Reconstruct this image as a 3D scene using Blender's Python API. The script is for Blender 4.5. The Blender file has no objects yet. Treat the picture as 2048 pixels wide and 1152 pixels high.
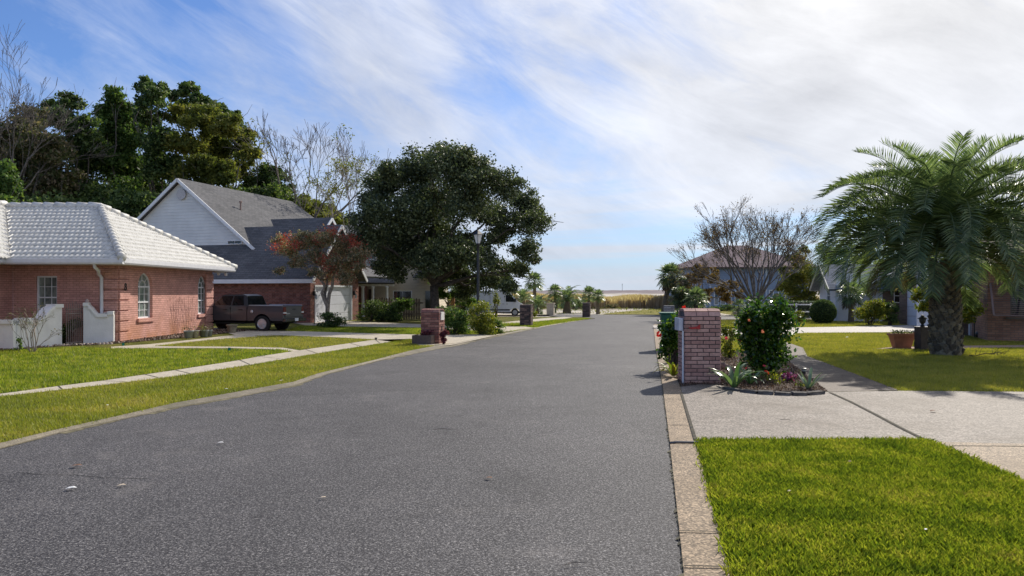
import bpy, bmesh, math, random
import numpy as np
from mathutils import Vector, Matrix
R = math.radians
scene = bpy.context.scene
COL = scene.collection
HC, F, CX, HY = 1.6, 1500.0, 1024.0, 583.0      # eye height, focal length in photo pixels, centre column, horizon row

# ------------------------------------------------------------ camera
cam = bpy.data.objects.new('camera', bpy.data.cameras.new('camera')); COL.objects.link(cam)
cam.location = (0, 0, HC); cam.rotation_euler = (R(90), 0, 0)
cam.data.sensor_width = 36; cam.data.lens = 36*F/2048; cam.data.shift_y = (HY-576)/2048
cam.data.clip_start = .1; cam.data.clip_end = 6000
scene.camera = cam

# ------------------------------------------------------------ sun, sky, exposure
SUN_EL, SUN_AZ = 37.0, 33.5                       # azimuth clockwise from +Y
sd = Vector((math.sin(R(SUN_AZ))*math.cos(R(SUN_EL)), math.cos(R(SUN_AZ))*math.cos(R(SUN_EL)), math.sin(R(SUN_EL))))
sl = bpy.data.lights.new('sun', 'SUN'); sl.energy = 4.6; sl.angle = R(.6); sl.color = (1, .93, .82)
so = bpy.data.objects.new('sun', sl); COL.objects.link(so)
so.rotation_euler = sd.to_track_quat('Z', 'Y').to_euler()
w = bpy.data.worlds.new('World'); scene.world = w; w.use_nodes = True
nt = w.node_tree; nt.nodes.clear()
def N(nt, t, **k):
    n = nt.nodes.new(t)
    for a, b in k.items():
        if a.startswith('i_'):
            key = a[2:]
            key = int(key) if key.isdigit() else key.replace('_', ' ')
            n.inputs[key].default_value = b
        else: setattr(n, a, b)
    return n
def L(nt, a, b): nt.links.new(a, b)
def M_(nt, op, a, b=None, c=None, clamp=False):
    n = nt.nodes.new('ShaderNodeMath'); n.operation = op; n.use_clamp = clamp
    for i, v in enumerate((a, b, c)):
        if v is None: continue
        if isinstance(v, (int, float)): n.inputs[i].default_value = v
        else: nt.links.new(v, n.inputs[i])
    return n.outputs[0]
def MIX(nt, f, a, b, mode='MIX'):
    n = nt.nodes.new('ShaderNodeMix'); n.data_type = 'RGBA'; n.blend_type = mode
    for s, v in ((0, f), (6, a), (7, b)):
        if isinstance(v, (int, float)): n.inputs[s].default_value = v
        elif isinstance(v, tuple): n.inputs[s].default_value = v if len(v) == 4 else (*v, 1)
        else: nt.links.new(v, n.inputs[s])
    return n.outputs[2]
def RAMP(nt, f, stops):
    n = nt.nodes.new('ShaderNodeValToRGB'); cr = n.color_ramp
    while len(cr.elements) < len(stops): cr.elements.new(.5)
    for e, (p, c) in zip(cr.elements, stops):
        e.position = p; e.color = (*c, 1) if isinstance(c, tuple) else (c, c, c, 1)
    L(nt, f, n.inputs[0]); return n.outputs[0]
sky = N(nt, 'ShaderNodeTexSky', sky_type='NISHITA', sun_disc=False, sun_elevation=R(SUN_EL), sun_rotation=R(SUN_AZ))
sky.air_density = 1.0; sky.dust_density = .6; sky.ozone_density = 2.2; sky.altitude = 0
tc = N(nt, 'ShaderNodeTexCoord')
sep = N(nt, 'ShaderNodeSeparateXYZ'); L(nt, tc.outputs['Generated'], sep.inputs[0])
az_ = M_(nt, 'ARCTAN2', sep.outputs[0], sep.outputs[1]); el_ = M_(nt, 'ARCSINE', sep.outputs[2])
cmb = N(nt, 'ShaderNodeCombineXYZ'); L(nt, az_, cmb.inputs[0]); L(nt, el_, cmb.inputs[1])
def cloud(rot, sx, sy, detail, rough, dist, off):
    m0 = N(nt, 'ShaderNodeMapping'); m0.inputs['Rotation'].default_value = (0, 0, R(rot)); L(nt, cmb.outputs[0], m0.inputs[0])
    m = N(nt, 'ShaderNodeMapping'); m.inputs['Scale'].default_value = (sx, sy, 1); m.inputs['Location'].default_value = off; L(nt, m0.outputs[0], m.inputs[0])
    n = N(nt, 'ShaderNodeTexNoise', i_Scale=1.0, i_Detail=detail, i_Roughness=rough, i_Distortion=dist)
    L(nt, m.outputs[0], n.inputs['Vector']); return n.outputs[0]
c_big = cloud(34, 2.6, 5.0, 7, .56, .35, (4.3, 1.4, 0))          # broad veils running down to the right
c_str = cloud(26, 4.5, 17.0, 12, .66, .55, (7.1, 2.2, 0))         # wisps inside them
c_soft = cloud(10, 4.5, 8.0, 8, .55, .4, (2.7, 6.1, 0))
c_band = cloud(-2, 1.6, 34.0, 6, .50, .5, (1.1, 5.2, 0))        # flat bands low over the sea
vdot = N(nt, 'ShaderNodeVectorMath', operation='DOT_PRODUCT'); L(nt, tc.outputs['Generated'], vdot.inputs[0])
vdot.inputs[1].default_value = sd
sunness = vdot.outputs['Value']
lowf = RAMP(nt, el_, [(.05, 1.0), (.17, 0.0)])
base = M_(nt, 'MULTIPLY_ADD', az_, .85, .73)                    # the veil thickens to the right, towards the sun
hi = M_(nt, 'ADD', base, M_(nt, 'ADD', M_(nt, 'MULTIPLY_ADD', c_big, 1.9, -.95), M_(nt, 'MULTIPLY_ADD', c_str, 1.15, -.575)))
hi = M_(nt, 'ADD', hi, M_(nt, 'MULTIPLY_ADD', el_, -.5, .10))
lo = M_(nt, 'ADD', M_(nt, 'MULTIPLY_ADD', c_band, 4.0, -1.38), M_(nt, 'MULTIPLY', az_, .15))
cm = N(nt, 'ShaderNodeMix'); L(nt, lowf, cm.inputs[0]); L(nt, hi, cm.inputs[2]); L(nt, lo, cm.inputs[3])
mask = RAMP(nt, cm.outputs[0], [(0.0, 0.04), (.3, .32), (.68, .76), (1.0, .93)])
glow = M_(nt, 'POWER', M_(nt, 'MAXIMUM', sunness, 0.0), 4.5)
skyb = N(nt, 'ShaderNodeVectorMath', operation='SCALE'); L(nt, sky.outputs[0], skyb.inputs[0]); skyb.inputs['Scale'].default_value = .10
tint = MIX(nt, 1.0, skyb.outputs[0], (.60, .84, 1.25), 'MULTIPLY')
tint = MIX(nt, RAMP(nt, el_, [(.0, .75), (.10, .25), (.2, 0.0)]), tint, (.46, .58, .76))
cc1 = MIX(nt, M_(nt, 'MULTIPLY', glow, 1.3, clamp=True), (.58, .645, .80), (.94, .925, .905))
shade = RAMP(nt, M_(nt, 'MULTIPLY_ADD', c_soft, .6, M_(nt, 'MULTIPLY', c_str, .4)), [(.34, .76), (.64, 1.12)])
cc = MIX(nt, 1.0, cc1, shade, 'MULTIPLY')
final = MIX(nt, mask, tint, cc)
bg = N(nt, 'ShaderNodeBackground', i_Strength=1.0); L(nt, final, bg.inputs[0])
wo = N(nt, 'ShaderNodeOutputWorld'); L(nt, bg.outputs[0], wo.inputs[0])
scene.view_settings.view_transform = 'Standard'; scene.view_settings.look = 'None'
scene.view_settings.exposure = 0.10; scene.view_settings.gamma = 1

# ------------------------------------------------------------ coordinates
def G(px, py, z=0.0):
    d = (HC-z)*F/(py-HY); return ((px-CX)/F*d, d)
def V(px, py, d): return Vector(((px-CX)/F*d, d, HC+(HY-py)/F*d))
def GS(pts, z=0.0): return [G(a, b, z) for a, b in pts]

# ------------------------------------------------------------ materials
MATS = {}
def newmat(name):
    m = bpy.data.materials.new(name); m.use_nodes = True; nt = m.node_tree
    return m, nt, nt.nodes['Principled BSDF'], nt.nodes['Material Output']
def obco(nt, kind='Object'):
    t = N(nt, 'ShaderNodeTexCoord'); return t.outputs[kind]
def gpos(nt): return N(nt, 'ShaderNodeNewGeometry').outputs['Position']
def noise(nt, vec, scale, detail=4, rough=.55, dist=0):
    n = N(nt, 'ShaderNodeTexNoise', i_Scale=scale, i_Detail=detail, i_Roughness=rough, i_Distortion=dist); L(nt, vec, n.inputs['Vector']); return n.outputs[0]
def bump(nt, p, h, s, d=.02):
    b = N(nt, 'ShaderNodeBump', i_Strength=s, i_Distance=d); L(nt, h, b.inputs['Height']); L(nt, b.outputs[0], p.inputs['Normal'])
def plain(name, c, rough=.6, metal=0, spec=.5, var=.12, scale=6, coat=0, bmp=.0):
    if name in MATS: return MATS[name]
    m, nt, p, o = newmat(name)
    v = noise(nt, obco(nt), scale, 5)
    lo = tuple(x*(1-var*1.6) for x in c); hi = tuple(min(1, x*(1+var)) for x in c)
    L(nt, RAMP(nt, v, [(.3, lo), (.7, hi)]), p.inputs['Base Color'])
    p.inputs['Roughness'].default_value = rough; p.inputs['Metallic'].default_value = metal
    p.inputs['Specular IOR Level'].default_value = spec; p.inputs['Coat Weight'].default_value = coat
    if bmp: bump(nt, p, noise(nt, obco(nt), scale*8, 4), bmp)
    MATS[name] = m; return m
def leafmat(name, stops, tr=.35, rough=.45, spec=.4, big=0):
    if name in MATS: return MATS[name]
    m, nt, p, o = newmat(name)
    g = N(nt, 'ShaderNodeNewGeometry')
    f = g.outputs['Random Per Island']
    if big:
        f = M_(nt, 'ADD', M_(nt, 'MULTIPLY', f, .45), M_(nt, 'MULTIPLY_ADD', noise(nt, g.outputs['Position'], big, 3), 1.1, -.28), clamp=True)
    c = RAMP(nt, f, stops)
    L(nt, c, p.inputs['Base Color']); p.inputs['Roughness'].default_value = rough; p.inputs['Specular IOR Level'].default_value = spec
    t = N(nt, 'ShaderNodeBsdfTranslucent'); L(nt, MIX(nt, 1.0, c, (1.5, 1.6, .8), 'MULTIPLY'), t.inputs[0])
    mx = N(nt, 'ShaderNodeMixShader', i_0=tr); L(nt, p.outputs[0], mx.inputs[1]); L(nt, t.outputs[0], mx.inputs[2]); L(nt, mx.outputs[0], o.inputs[0])
    MATS[name] = m; return m
def wallco(nt):
    """u runs along the wall, v up; chosen by the object-space normal"""
    t = N(nt, 'ShaderNodeTexCoord'); s = N(nt, 'ShaderNodeSeparateXYZ'); L(nt, t.outputs['Object'], s.inputs[0])
    n = N(nt, 'ShaderNodeSeparateXYZ'); L(nt, t.outputs['Normal'], n.inputs[0])
    ax = M_(nt, 'GREATER_THAN', M_(nt, 'ABSOLUTE', n.outputs[0]), M_(nt, 'ABSOLUTE', n.outputs[1]))
    u = M_(nt, 'ADD', M_(nt, 'MULTIPLY', s.outputs[1], ax), M_(nt, 'MULTIPLY', s.outputs[0], M_(nt, 'SUBTRACT', 1.0, ax)))
    c = N(nt, 'ShaderNodeCombineXYZ'); L(nt, u, c.inputs[0]); L(nt, s.outputs[2], c.inputs[1]); return c.outputs[0], t.outputs['Object'], s.outputs[2]
def brickmat(name, c1, c2, mortar, bw=.2, bh=.07, ms=.011, rough=.8, stain=None, bstr=.7, dark=0):
    if name in MATS: return MATS[name]
    m, nt, p, o = newmat(name)
    uv, oc, z = wallco(nt)
    b = N(nt, 'ShaderNodeTexBrick', i_Scale=1.0); L(nt, uv, b.inputs['Vector'])
    b.inputs['Color1'].default_value = (*c1, 1); b.inputs['Color2'].default_value = (*c2, 1); b.inputs['Mortar'].default_value = (*mortar, 1)
    b.inputs['Mortar Size'].default_value = ms; b.inputs['Brick Width'].default_value = bw; b.inputs['Row Height'].default_value = bh
    b.inputs['Bias'].default_value = 0; b.inputs['Mortar Smooth'].default_value = .25
    v = noise(nt, oc, 2.2, 6, .6)
    c = MIX(nt, 1.0, b.outputs['Color'], RAMP(nt, v, [(.25, .78), (.75, 1.18)]), 'MULTIPLY')
    if dark:
        w_ = N(nt, 'ShaderNodeTexWhiteNoise')
        sn = N(nt, 'ShaderNodeVectorMath', operation='SNAP'); L(nt, uv, sn.inputs[0]); sn.inputs[1].default_value = (bw, bh, 1); L(nt, sn.outputs[0], w_.inputs['Vector'])
        c = MIX(nt, 1.0, c, RAMP(nt, w_.outputs[0], [(0, 1-dark), (.5, 1), (1, 1+dark*.6)]), 'MULTIPLY')
    if stain:
        f = M_(nt, 'MULTIPLY', M_(nt, 'MULTIPLY_ADD', z, -1.1, 1.0, clamp=True), RAMP(nt, noise(nt, oc, 1.3, 4), [(.35, 0.0), (.6, .75)]))
        c = MIX(nt, f, c, stain)
    L(nt, c, p.inputs['Base Color']); p.inputs['Roughness'].default_value = rough; p.inputs['Specular IOR Level'].default_value = .3
    h = M_(nt, 'ADD', M_(nt, 'SUBTRACT', 1.0, b.outputs['Fac']), M_(nt, 'MULTIPLY', noise(nt, oc, 60, 3), .25))
    bump(nt, p, h, bstr, .012)
    MATS[name] = m; return m
def sidingmat(name, c, pitch=.15):
    if name in MATS: return MATS[name]
    m, nt, p, o = newmat(name); uv, oc, z = wallco(nt)
    fr = M_(nt, 'FRACT', M_(nt, 'DIVIDE', z, pitch))
    L(nt, MIX(nt, 1.0, c, RAMP(nt, noise(nt, oc, 1.6, 5), [(.3, .9), (.7, 1.06)]), 'MULTIPLY'), p.inputs['Base Color'])
    p.inputs['Roughness'].default_value = .55
    bump(nt, p, M_(nt, 'SUBTRACT', 1.0, fr), 1.0, .05); MATS[name] = m; return m
def shinglemat(name, c1, c2):
    if name in MATS: return MATS[name]
    m, nt, p, o = newmat(name)
    t = N(nt, 'ShaderNodeTexCoord'); s = N(nt, 'ShaderNodeSeparateXYZ'); L(nt, t.outputs['Object'], s.inputs[0])
    n = N(nt, 'ShaderNodeSeparateXYZ'); L(nt, t.outputs['Normal'], n.inputs[0])
    ax = M_(nt, 'GREATER_THAN', M_(nt, 'ABSOLUTE', n.outputs[0]), M_(nt, 'ABSOLUTE', n.outputs[1]))
    u = M_(nt, 'ADD', M_(nt, 'MULTIPLY', s.outputs[1], ax), M_(nt, 'MULTIPLY', s.outputs[0], M_(nt, 'SUBTRACT', 1.0, ax)))
    cb = N(nt, 'ShaderNodeCombineXYZ'); L(nt, u, cb.inputs[0]); L(nt, s.outputs[2], cb.inputs[1])
    b = N(nt, 'ShaderNodeTexBrick', i_Scale=1.0); L(nt, cb.outputs[0], b.inputs['Vector'])
    b.inputs['Color1'].default_value = (*c1, 1); b.inputs['Color2'].default_value = (*c2, 1); b.inputs['Mortar'].default_value = (*[x*.55 for x in c1], 1)
    b.inputs['Brick Width'].default_value = .32; b.inputs['Row Height'].default_value = .095; b.inputs['Mortar Size'].default_value = .008
    v = noise(nt, t.outputs['Object'], 1.1, 6, .65)
    L(nt, MIX(nt, 1.0, b.outputs['Color'], RAMP(nt, v, [(.3, .82), (.7, 1.15)]), 'MULTIPLY'), p.inputs['Base Color'])
    p.inputs['Roughness'].default_value = .9; p.inputs['Specular IOR Level'].default_value = .15
    bump(nt, p, M_(nt, 'SUBTRACT', 1.0, b.outputs['Fac']), .5, .02); MATS[name] = m; return m

# ------------------------------------------------------------ mesh builder
class MB:
    def __init__(s): s.v = []; s.f = []
    def add(s, vs, fs):
        o = len(s.v); s.v += [tuple(x) for x in vs]; s.f += [tuple(i+o for i in f) for f in fs]; return s
    def box(s, x0, x1, y0, y1, z0, z1, mat=None):
        vs = [(x0,y0,z0),(x1,y0,z0),(x1,y1,z0),(x0,y1,z0),(x0,y0,z1),(x1,y0,z1),(x1,y1,z1),(x0,y1,z1)]
        if mat is not None: vs = [mat @ Vector(v) for v in vs]
        return s.add(vs, [(0,3,2,1),(4,5,6,7),(0,1,5,4),(1,2,6,5),(2,3,7,6),(3,0,4,7)])
    def bar(s, a, b, w, h, up=(0,0,1)):
        a = Vector(a); b = Vector(b); d = (b-a).normalized(); u = Vector(up)
        if abs(d.dot(u)) > .98: u = Vector((1,0,0))
        sx = d.cross(u).normalized()*w/2; sy = sx.cross(d).normalized()*h/2
        return s.add([a-sx-sy,a+sx-sy,a+sx+sy,a-sx+sy,b-sx-sy,b+sx-sy,b+sx+sy,b-sx+sy], [(0,3,2,1),(4,5,6,7),(0,1,5,4),(1,2,6,5),(2,3,7,6),(3,0,4,7)])
    def tube(s, pts, rs, n=8, cap=True):
        pts = [Vector(p) for p in pts]
        if isinstance(rs, (int, float)): rs = [rs]*len(pts)
        o = len(s.v); ref = None
        for i, p in enumerate(pts):
            d = (pts[min(i+1, len(pts)-1)]-pts[max(i-1, 0)])
            d = d.normalized() if d.length > 1e-9 else Vector((0,0,1))
            if ref is None:
                ref = d.cross(Vector((0,0,1)) if abs(d.z) < .9 else Vector((1,0,0))).normalized()
            else:
                ref = (ref-d*ref.dot(d)); ref = ref.normalized() if ref.length > 1e-6 else d.orthogonal().normalized()
            b = d.cross(ref)
            for k in range(n):
                a = 2*math.pi*k/n; s.v.append(tuple(p+(ref*math.cos(a)+b*math.sin(a))*rs[i]))
        for i in range(len(pts)-1):
            for k in range(n):
                a = o+i*n+k; b2 = o+i*n+(k+1)%n; s.f.append((a, b2, b2+n, a+n))
        if cap:
            s.f.append(tuple(o+k for k in range(n-1,-1,-1))); e = o+(len(pts)-1)*n; s.f.append(tuple(e+k for k in range(n)))
        return s
    def lathe(s, prof, n=16, c=(0,0,0), axis='z'):
        o = len(s.v); c = Vector(c)
        for r, z in prof:
            for k in range(n):
                a = 2*math.pi*k/n
                q = (r*math.cos(a), r*math.sin(a), z) if axis == 'z' else (r*math.cos(a), z, r*math.sin(a))
                s.v.append(tuple(c+Vector(q)))
        for i in range(len(prof)-1):
            for k in range(n):
                a = o+i*n+k; b = o+i*n+(k+1)%n; s.f.append((a, b, b+n, a+n))
        s.f.append(tuple(o+k for k in range(n-1,-1,-1))); e = o+(len(prof)-1)*n; s.f.append(tuple(e+k for k in range(n)))
        return s
    def prism(s, pts, a, u, v, n, t):
        """polygon pts (p,q) on plane a + p*u + q*v, thickness t along -n"""
        a, u, v, n = Vector(a), Vector(u), Vector(v), Vector(n); k = len(pts)
        f = [a+u*p+v*q for p, q in pts]; b = [x-n*t for x in f]
        return s.add(f+b, [tuple(range(k)), tuple(range(2*k-1, k-1, -1))]+[(i, i+k, (i+1)%k+k, (i+1)%k) for i in range(k)])
    def quad(s, a, b, c, d): return s.add([a,b,c,d], [(0,1,2,3)])
    def build(s, name, mat, parent=None, smooth=False, bevel=0):
        me = bpy.data.meshes.new(name); bm = bmesh.new()
        vs = [bm.verts.new(v) for v in s.v]
        for f in s.f:
            try: bm.faces.new([vs[i] for i in f])
            except ValueError: pass
        big = [f for f in bm.faces if len(f.verts) > 4]
        if big: bmesh.ops.triangulate(bm, faces=big)
        bmesh.ops.recalc_face_normals(bm, faces=bm.faces)
        if bevel: bmesh.ops.bevel(bm, geom=[e for e in bm.edges if len(e.link_faces) == 2 and e.calc_face_angle(0) > .5], offset=bevel, segments=2, affect='EDGES', profile=.6)
        if smooth:
            for f in bm.faces: f.smooth = True
        bm.to_mesh(me); bm.free(); me.materials.append(mat)
        o = bpy.data.objects.new(name, me); COL.objects.link(o)
        if parent is not None: o.parent = parent
        return o
def npmesh(name, verts, loops, sizes, mat, parent=None, smooth=False):
    me = bpy.data.meshes.new(name); verts = np.asarray(verts, dtype=np.float32).reshape(-1); loops = np.asarray(loops, dtype=np.int32).reshape(-1); sizes = np.asarray(sizes, dtype=np.int32)
    me.vertices.add(len(verts)//3); me.vertices.foreach_set('co', verts)
    me.loops.add(len(loops)); me.loops.foreach_set('vertex_index', loops)
    me.polygons.add(len(sizes)); st = np.zeros(len(sizes), dtype=np.int32); st[1:] = np.cumsum(sizes)[:-1]
    me.polygons.foreach_set('loop_start', st)
    if smooth: me.polygons.foreach_set('use_smooth', np.ones(len(sizes), dtype=bool))
    me.update(calc_edges=True); me.materials.append(mat)
    o = bpy.data.objects.new(name, me); COL.objects.link(o)
    if parent is not None: o.parent = parent
    return o
def tag(o, label=None, cat=None, group=None, kind=None):
    if label: o['label'] = label
    if cat: o['category'] = cat
    if group: o['group'] = group
    if kind: o['kind'] = kind
    return o
def thing(name, label, cat, loc=(0,0,0), rz=0, group=None, sc=1):
    o = bpy.data.objects.new(name, None); COL.objects.link(o); o.empty_display_size = .3
    o.location = loc; o.rotation_euler = (0,0,rz); o.scale = (sc,)*3
    return tag(o, label, cat, group)
def struct(name, mb, m, label=None, smooth=False):
    return tag(mb.build(name, m, None, smooth), label, None, None, 'structure')
def sheet(name, pts, z, m, label=None):
    mb = MB(); mb.add([(x, y, z) for x, y in pts], [tuple(range(len(pts)))]); return struct(name, mb, m, label)

# ------------------------------------------------------------ foliage
def rv(rng, n):
    v = rng.normal(size=(n,3)); return v/np.linalg.norm(v, axis=1)[:,None]
def leaves(name, C, size, mat, rng, parent=None, asp=.5, up=.35, hang=0.0, svar=.35):
    """one diamond leaf for each point of C"""
    n = len(C); ax = rv(rng, n); ax[:,2] += hang; ax /= np.linalg.norm(ax, axis=1)[:,None]
    nn = rv(rng, n); nn[:,2] += up; sd_ = np.cross(ax, nn); sd_ /= (np.linalg.norm(sd_, axis=1)[:,None]+1e-9)
    s = (size*(1+svar*rng.normal(size=n).clip(-1.6,1.6)))[:,None]
    v = np.stack([C-ax*s*.5, C+sd_*s*asp*.5-ax*s*.05, C+ax*s*.5, C-sd_*s*asp*.5-ax*s*.05], 1)
    return npmesh(name, v, np.arange(4*n), np.full(n, 4), mat, parent)
def clumpleaf(clumps, n, rng, sub=14, sr=.36, gap=.0):
    """leaf positions: every clump (x,y,z,rx,ry,rz) holds sub-clusters sitting near its surface"""
    cl = np.array(clumps, float); wgt = (cl[:,3]*cl[:,5]); wgt /= wgt.sum(); out = []
    for c, w_ in zip(cl, wgt):
        k = max(3, int(sub*(.7+.6*rng.random()))); m = int(n*w_/k)+1
        d = rv(rng, k); rad = .20+.72*rng.random((k,1)); cen = d*rad
        for q in cen:
            r_ = sr*1.35*(.6+.8*rng.random()); p = rng.normal(size=(m,3)).clip(-2.2,2.2)*.50*r_; p[:,2] *= .8
            out.append(c[:3]+(q+p)*c[3:6])
    return np.concatenate(out)
def pxclumps(lst, d, depth, rng, ry=1.0):
    out = []
    for t in lst:
        px, py, r = t[:3]; dd = t[3] if len(t) > 3 else rng.uniform(-.5,.5)*depth; rzf = t[4] if len(t) > 4 else .85
        c = V(px, py, d+dd); rr = r/F*(d+dd); out.append((c.x, c.y, c.z, rr, rr*ry, rr*rzf))
    return out
def limb(mb, a, b, r0, r1, rng, n=7, seg=5, wob=.08, sides=7):
    a, b = Vector(a), Vector(b); Ln = (b-a).length; pts = []; rs = []
    for i in range(seg+1):
        t = i/seg; p = a.lerp(b, t)
        if 0 < i < seg: p += Vector(rng.normal(size=3))*Ln*wob*.4
        p.z += math.sin(t*math.pi)*Ln*.04
        pts.append(p); rs.append(r0*(1-t)+r1*t)
    mb.tube(pts, rs, sides); return pts
def leafy_tree(name, label, cat, base, clumps, n, size, lmat, bmat, tr, seed, group=None, fork=None, nl=8, asp=.55, sub=14, sr=.36, up=.35):
    rng = np.random.default_rng(seed); base = Vector(base)
    t = thing(name, label, cat, base, 0, group)
    cl = [tuple(np.array(c[:3])-np.array(base))+tuple(c[3:]) for c in clumps]
    C = clumpleaf(cl, n, rng, sub, sr); C = C[C[:,2] > .05]
    leaves('crown', C, size, lmat, rng, t, asp=asp, up=up)
    mb = MB(); cz = np.mean([c[2] for c in cl]); fk = Vector(fork)-base if fork is not None else Vector((rng.normal()*.2, rng.normal()*.2, max(.6, cz*.45)))
    mb.tube([(0,0,-.1),(0,0,fk.z*.06),fk*.5,fk], [tr*1.5,tr*1.15,tr,tr*.9], 10)
    order = rng.permutation(len(cl))[:nl]
    for i in order:
        e = Vector(cl[i][:3]); pts = limb(mb, fk, e, tr*.5, tr*.1, rng)
        for k in range(3):
            s_ = pts[rng.integers(2, len(pts))]; limb(mb, s_, e+Vector(rng.normal(size=3))*cl[i][3]*.7, tr*.16, tr*.04, rng, sides=4, seg=3)
    mb.build('trunk', bmat, t, True); return t
def bare_tree(name, label, cat, base, stems, bmat, seed, depth=6, ratio=.74, spread=.45, r0=.09, group=None, up=.12, leafm=None, nleaf=0, lsize=.1, minr=.006, trunk_h=0, kids=(2,3), red=.66, grow=None):
    rng = random.Random(seed); t = thing(name, label, cat, base, 0, group); mb = MB(); tips = []
    def br(p, d, ln, r, k):
        pts = [p]; rs = [r]; q = Vector(p); dd = Vector(d)
        for i in range(3):
            dd = (dd+Vector((rng.gauss(0,.10), rng.gauss(0,.10), rng.gauss(0,.08)+up*.35))).normalized(); q = q+dd*ln/3; pts.append(q.copy()); rs.append(max(minr, r*(1-(i+1)/3*(1-red))))
        mb.tube(pts, rs, 6 if r > .05 else (4 if r > .015 else 3), cap=False)
        if k <= 0: tips.append(q); return
        for c in range(rng.randint(*kids)):
            ax = Vector((rng.gauss(0,1), rng.gauss(0,1), rng.gauss(0,1))); ax = (ax-dd*ax.dot(dd)).normalized()
            nd = (dd+ax*spread*rng.uniform(.45,1.25)).normalized()
            br(q if c < 2 else pts[2], nd, ln*ratio*rng.uniform(.75,1.2), rs[-1]*(.95 if c == 0 else .75), k-1)
    for d, ln, r in stems:
        br(Vector((rng.gauss(0,.03), rng.gauss(0,.03), trunk_h)), Vector(d).normalized(), ln, r, depth)
    if trunk_h: mb.tube([(0,0,-.1),(0,0,trunk_h*.5),(0,0,trunk_h+.05)], [r0*1.5, r0*1.1, r0], 9)
    mb.build('trunk', bmat, t, True)
    if leafm and nleaf:
        nr = np.random.default_rng(seed); T = np.array([tuple(x) for x in tips]); C = T[nr.integers(0, len(T), nleaf)]+nr.normal(size=(nleaf,3))*lsize*1.2
        leaves('crown', C, lsize, leafm, nr, t)
    return t
def shrub(name, label, cat, base, w, dpt, h, n, size, lmat, seed, group=None, k=9, lean=(0,0), asp=.5, stem=True, z0=.12, up=.35, shape=1.0):
    rng = np.random.default_rng(seed); t = thing(name, label, cat, (base[0], base[1], 0.0), 0, group); cl = []
    for i in range(k):
        u, v_ = rng.uniform(-1,1), rng.uniform(-1,1); zt = rng.uniform(.12,.9)
        wd = (1-abs(zt-.45)*.9*shape); cl.append((u*w*.33*wd+lean[0]*zt, v_*dpt*.33*wd+lean[1]*zt, zt*h*.86, w*.24, dpt*.24, h*.17))
    C = clumpleaf(cl, n, rng, 10, .42); C[:,2] = np.abs(C[:,2]-.02)+.02
    leaves('foliage', C, size, lmat, rng, t, asp=asp, up=up)
    if stem:
        mb = MB()
        for c in cl: limb(mb, (rng.normal()*.05*w, rng.normal()*.05*dpt, -.02), c[:3], .018*max(.5,h), .004, rng, sides=4, seg=4, wob=.15)
        mb.build('stem', bark_dark, t, True)
    return t

# ------------------------------------------------------------ blades of grass
def inpoly(P, poly):
    x, y = P[:,0], P[:,1]; r = np.zeros(len(P), bool); n = len(poly)
    for i in range(n):
        x1, y1 = poly[i]; x2, y2 = poly[(i+1)%n]
        if y1 == y2: continue
        c = ((y1 > y) != (y2 > y)) & (x < (x2-x1)*(y-y1)/(y2-y1)+x1); r ^= c
    return r
HARD = []                                          # concrete, asphalt and bed outlines: no grass inside
def blades(name, label, poly, dens, h, wd, z, mat, seed, far=None, keep=None, two=False, lean=.55):
    rng = np.random.default_rng(seed); P0 = np.array(poly); a, b = P0.min(0), P0.max(0)
    n = int((b-a).prod()*dens); P = a-.06+(b-a+.12)*rng.random((n,2)); k = inpoly(P+rng.normal(size=P.shape)*min(.03, h*.5), poly)
    PJ = P+rng.normal(size=P.shape)*min(.045, h*.75)*(1+2*(rng.random((n,1)) > .93))
    for q in HARD: k &= ~inpoly(PJ, q)
    if far is not None: k &= rng.random(n) < np.clip((far/np.maximum(P[:,1], .5))**1.3, 0, 1)
    k &= np.abs(P[:,0]) < .80*P[:,1]+2.5
    P = P[k]; n = len(P); sc = np.clip(P[:,1]/(far or 8), 1, 3)
    hh = h*(.45+.8*rng.random(n)); az = rng.random(n)*2*np.pi; ln = lean*(.25+rng.random(n)); ww = wd*(.7+.6*rng.random(n))*np.sqrt(sc)
    d = np.stack([np.cos(az), np.sin(az), np.zeros(n)], 1); s = np.stack([-np.sin(az), np.cos(az), np.zeros(n)], 1)
    B = np.stack([P[:,0], P[:,1], np.full(n, z-.004)], 1); up = np.array([0,0,1.0])
    if two:
        m_ = B+d*(hh*ln*.35)[:,None]+up*(hh*.62)[:,None]; tp = B+d*(hh*ln)[:,None]+up*hh[:,None]
        hw = (ww/2)[:,None]
        v = np.stack([B-s*hw, B+s*hw, m_+s*hw*.85, tp, m_-s*hw*.85], 1); o = npmesh(name, v, np.arange(5*n), np.full(n, 5), mat)
    else:
        tp = B+d*(hh*ln)[:,None]+up*hh[:,None]; hw = (ww/2)[:,None]
        v = np.stack([B-s*hw, B+s*hw, tp], 1); o = npmesh(name, v, np.arange(3*n), np.full(n, 3), mat)
    return tag(o, label, 'grass', None, 'stuff')
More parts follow.
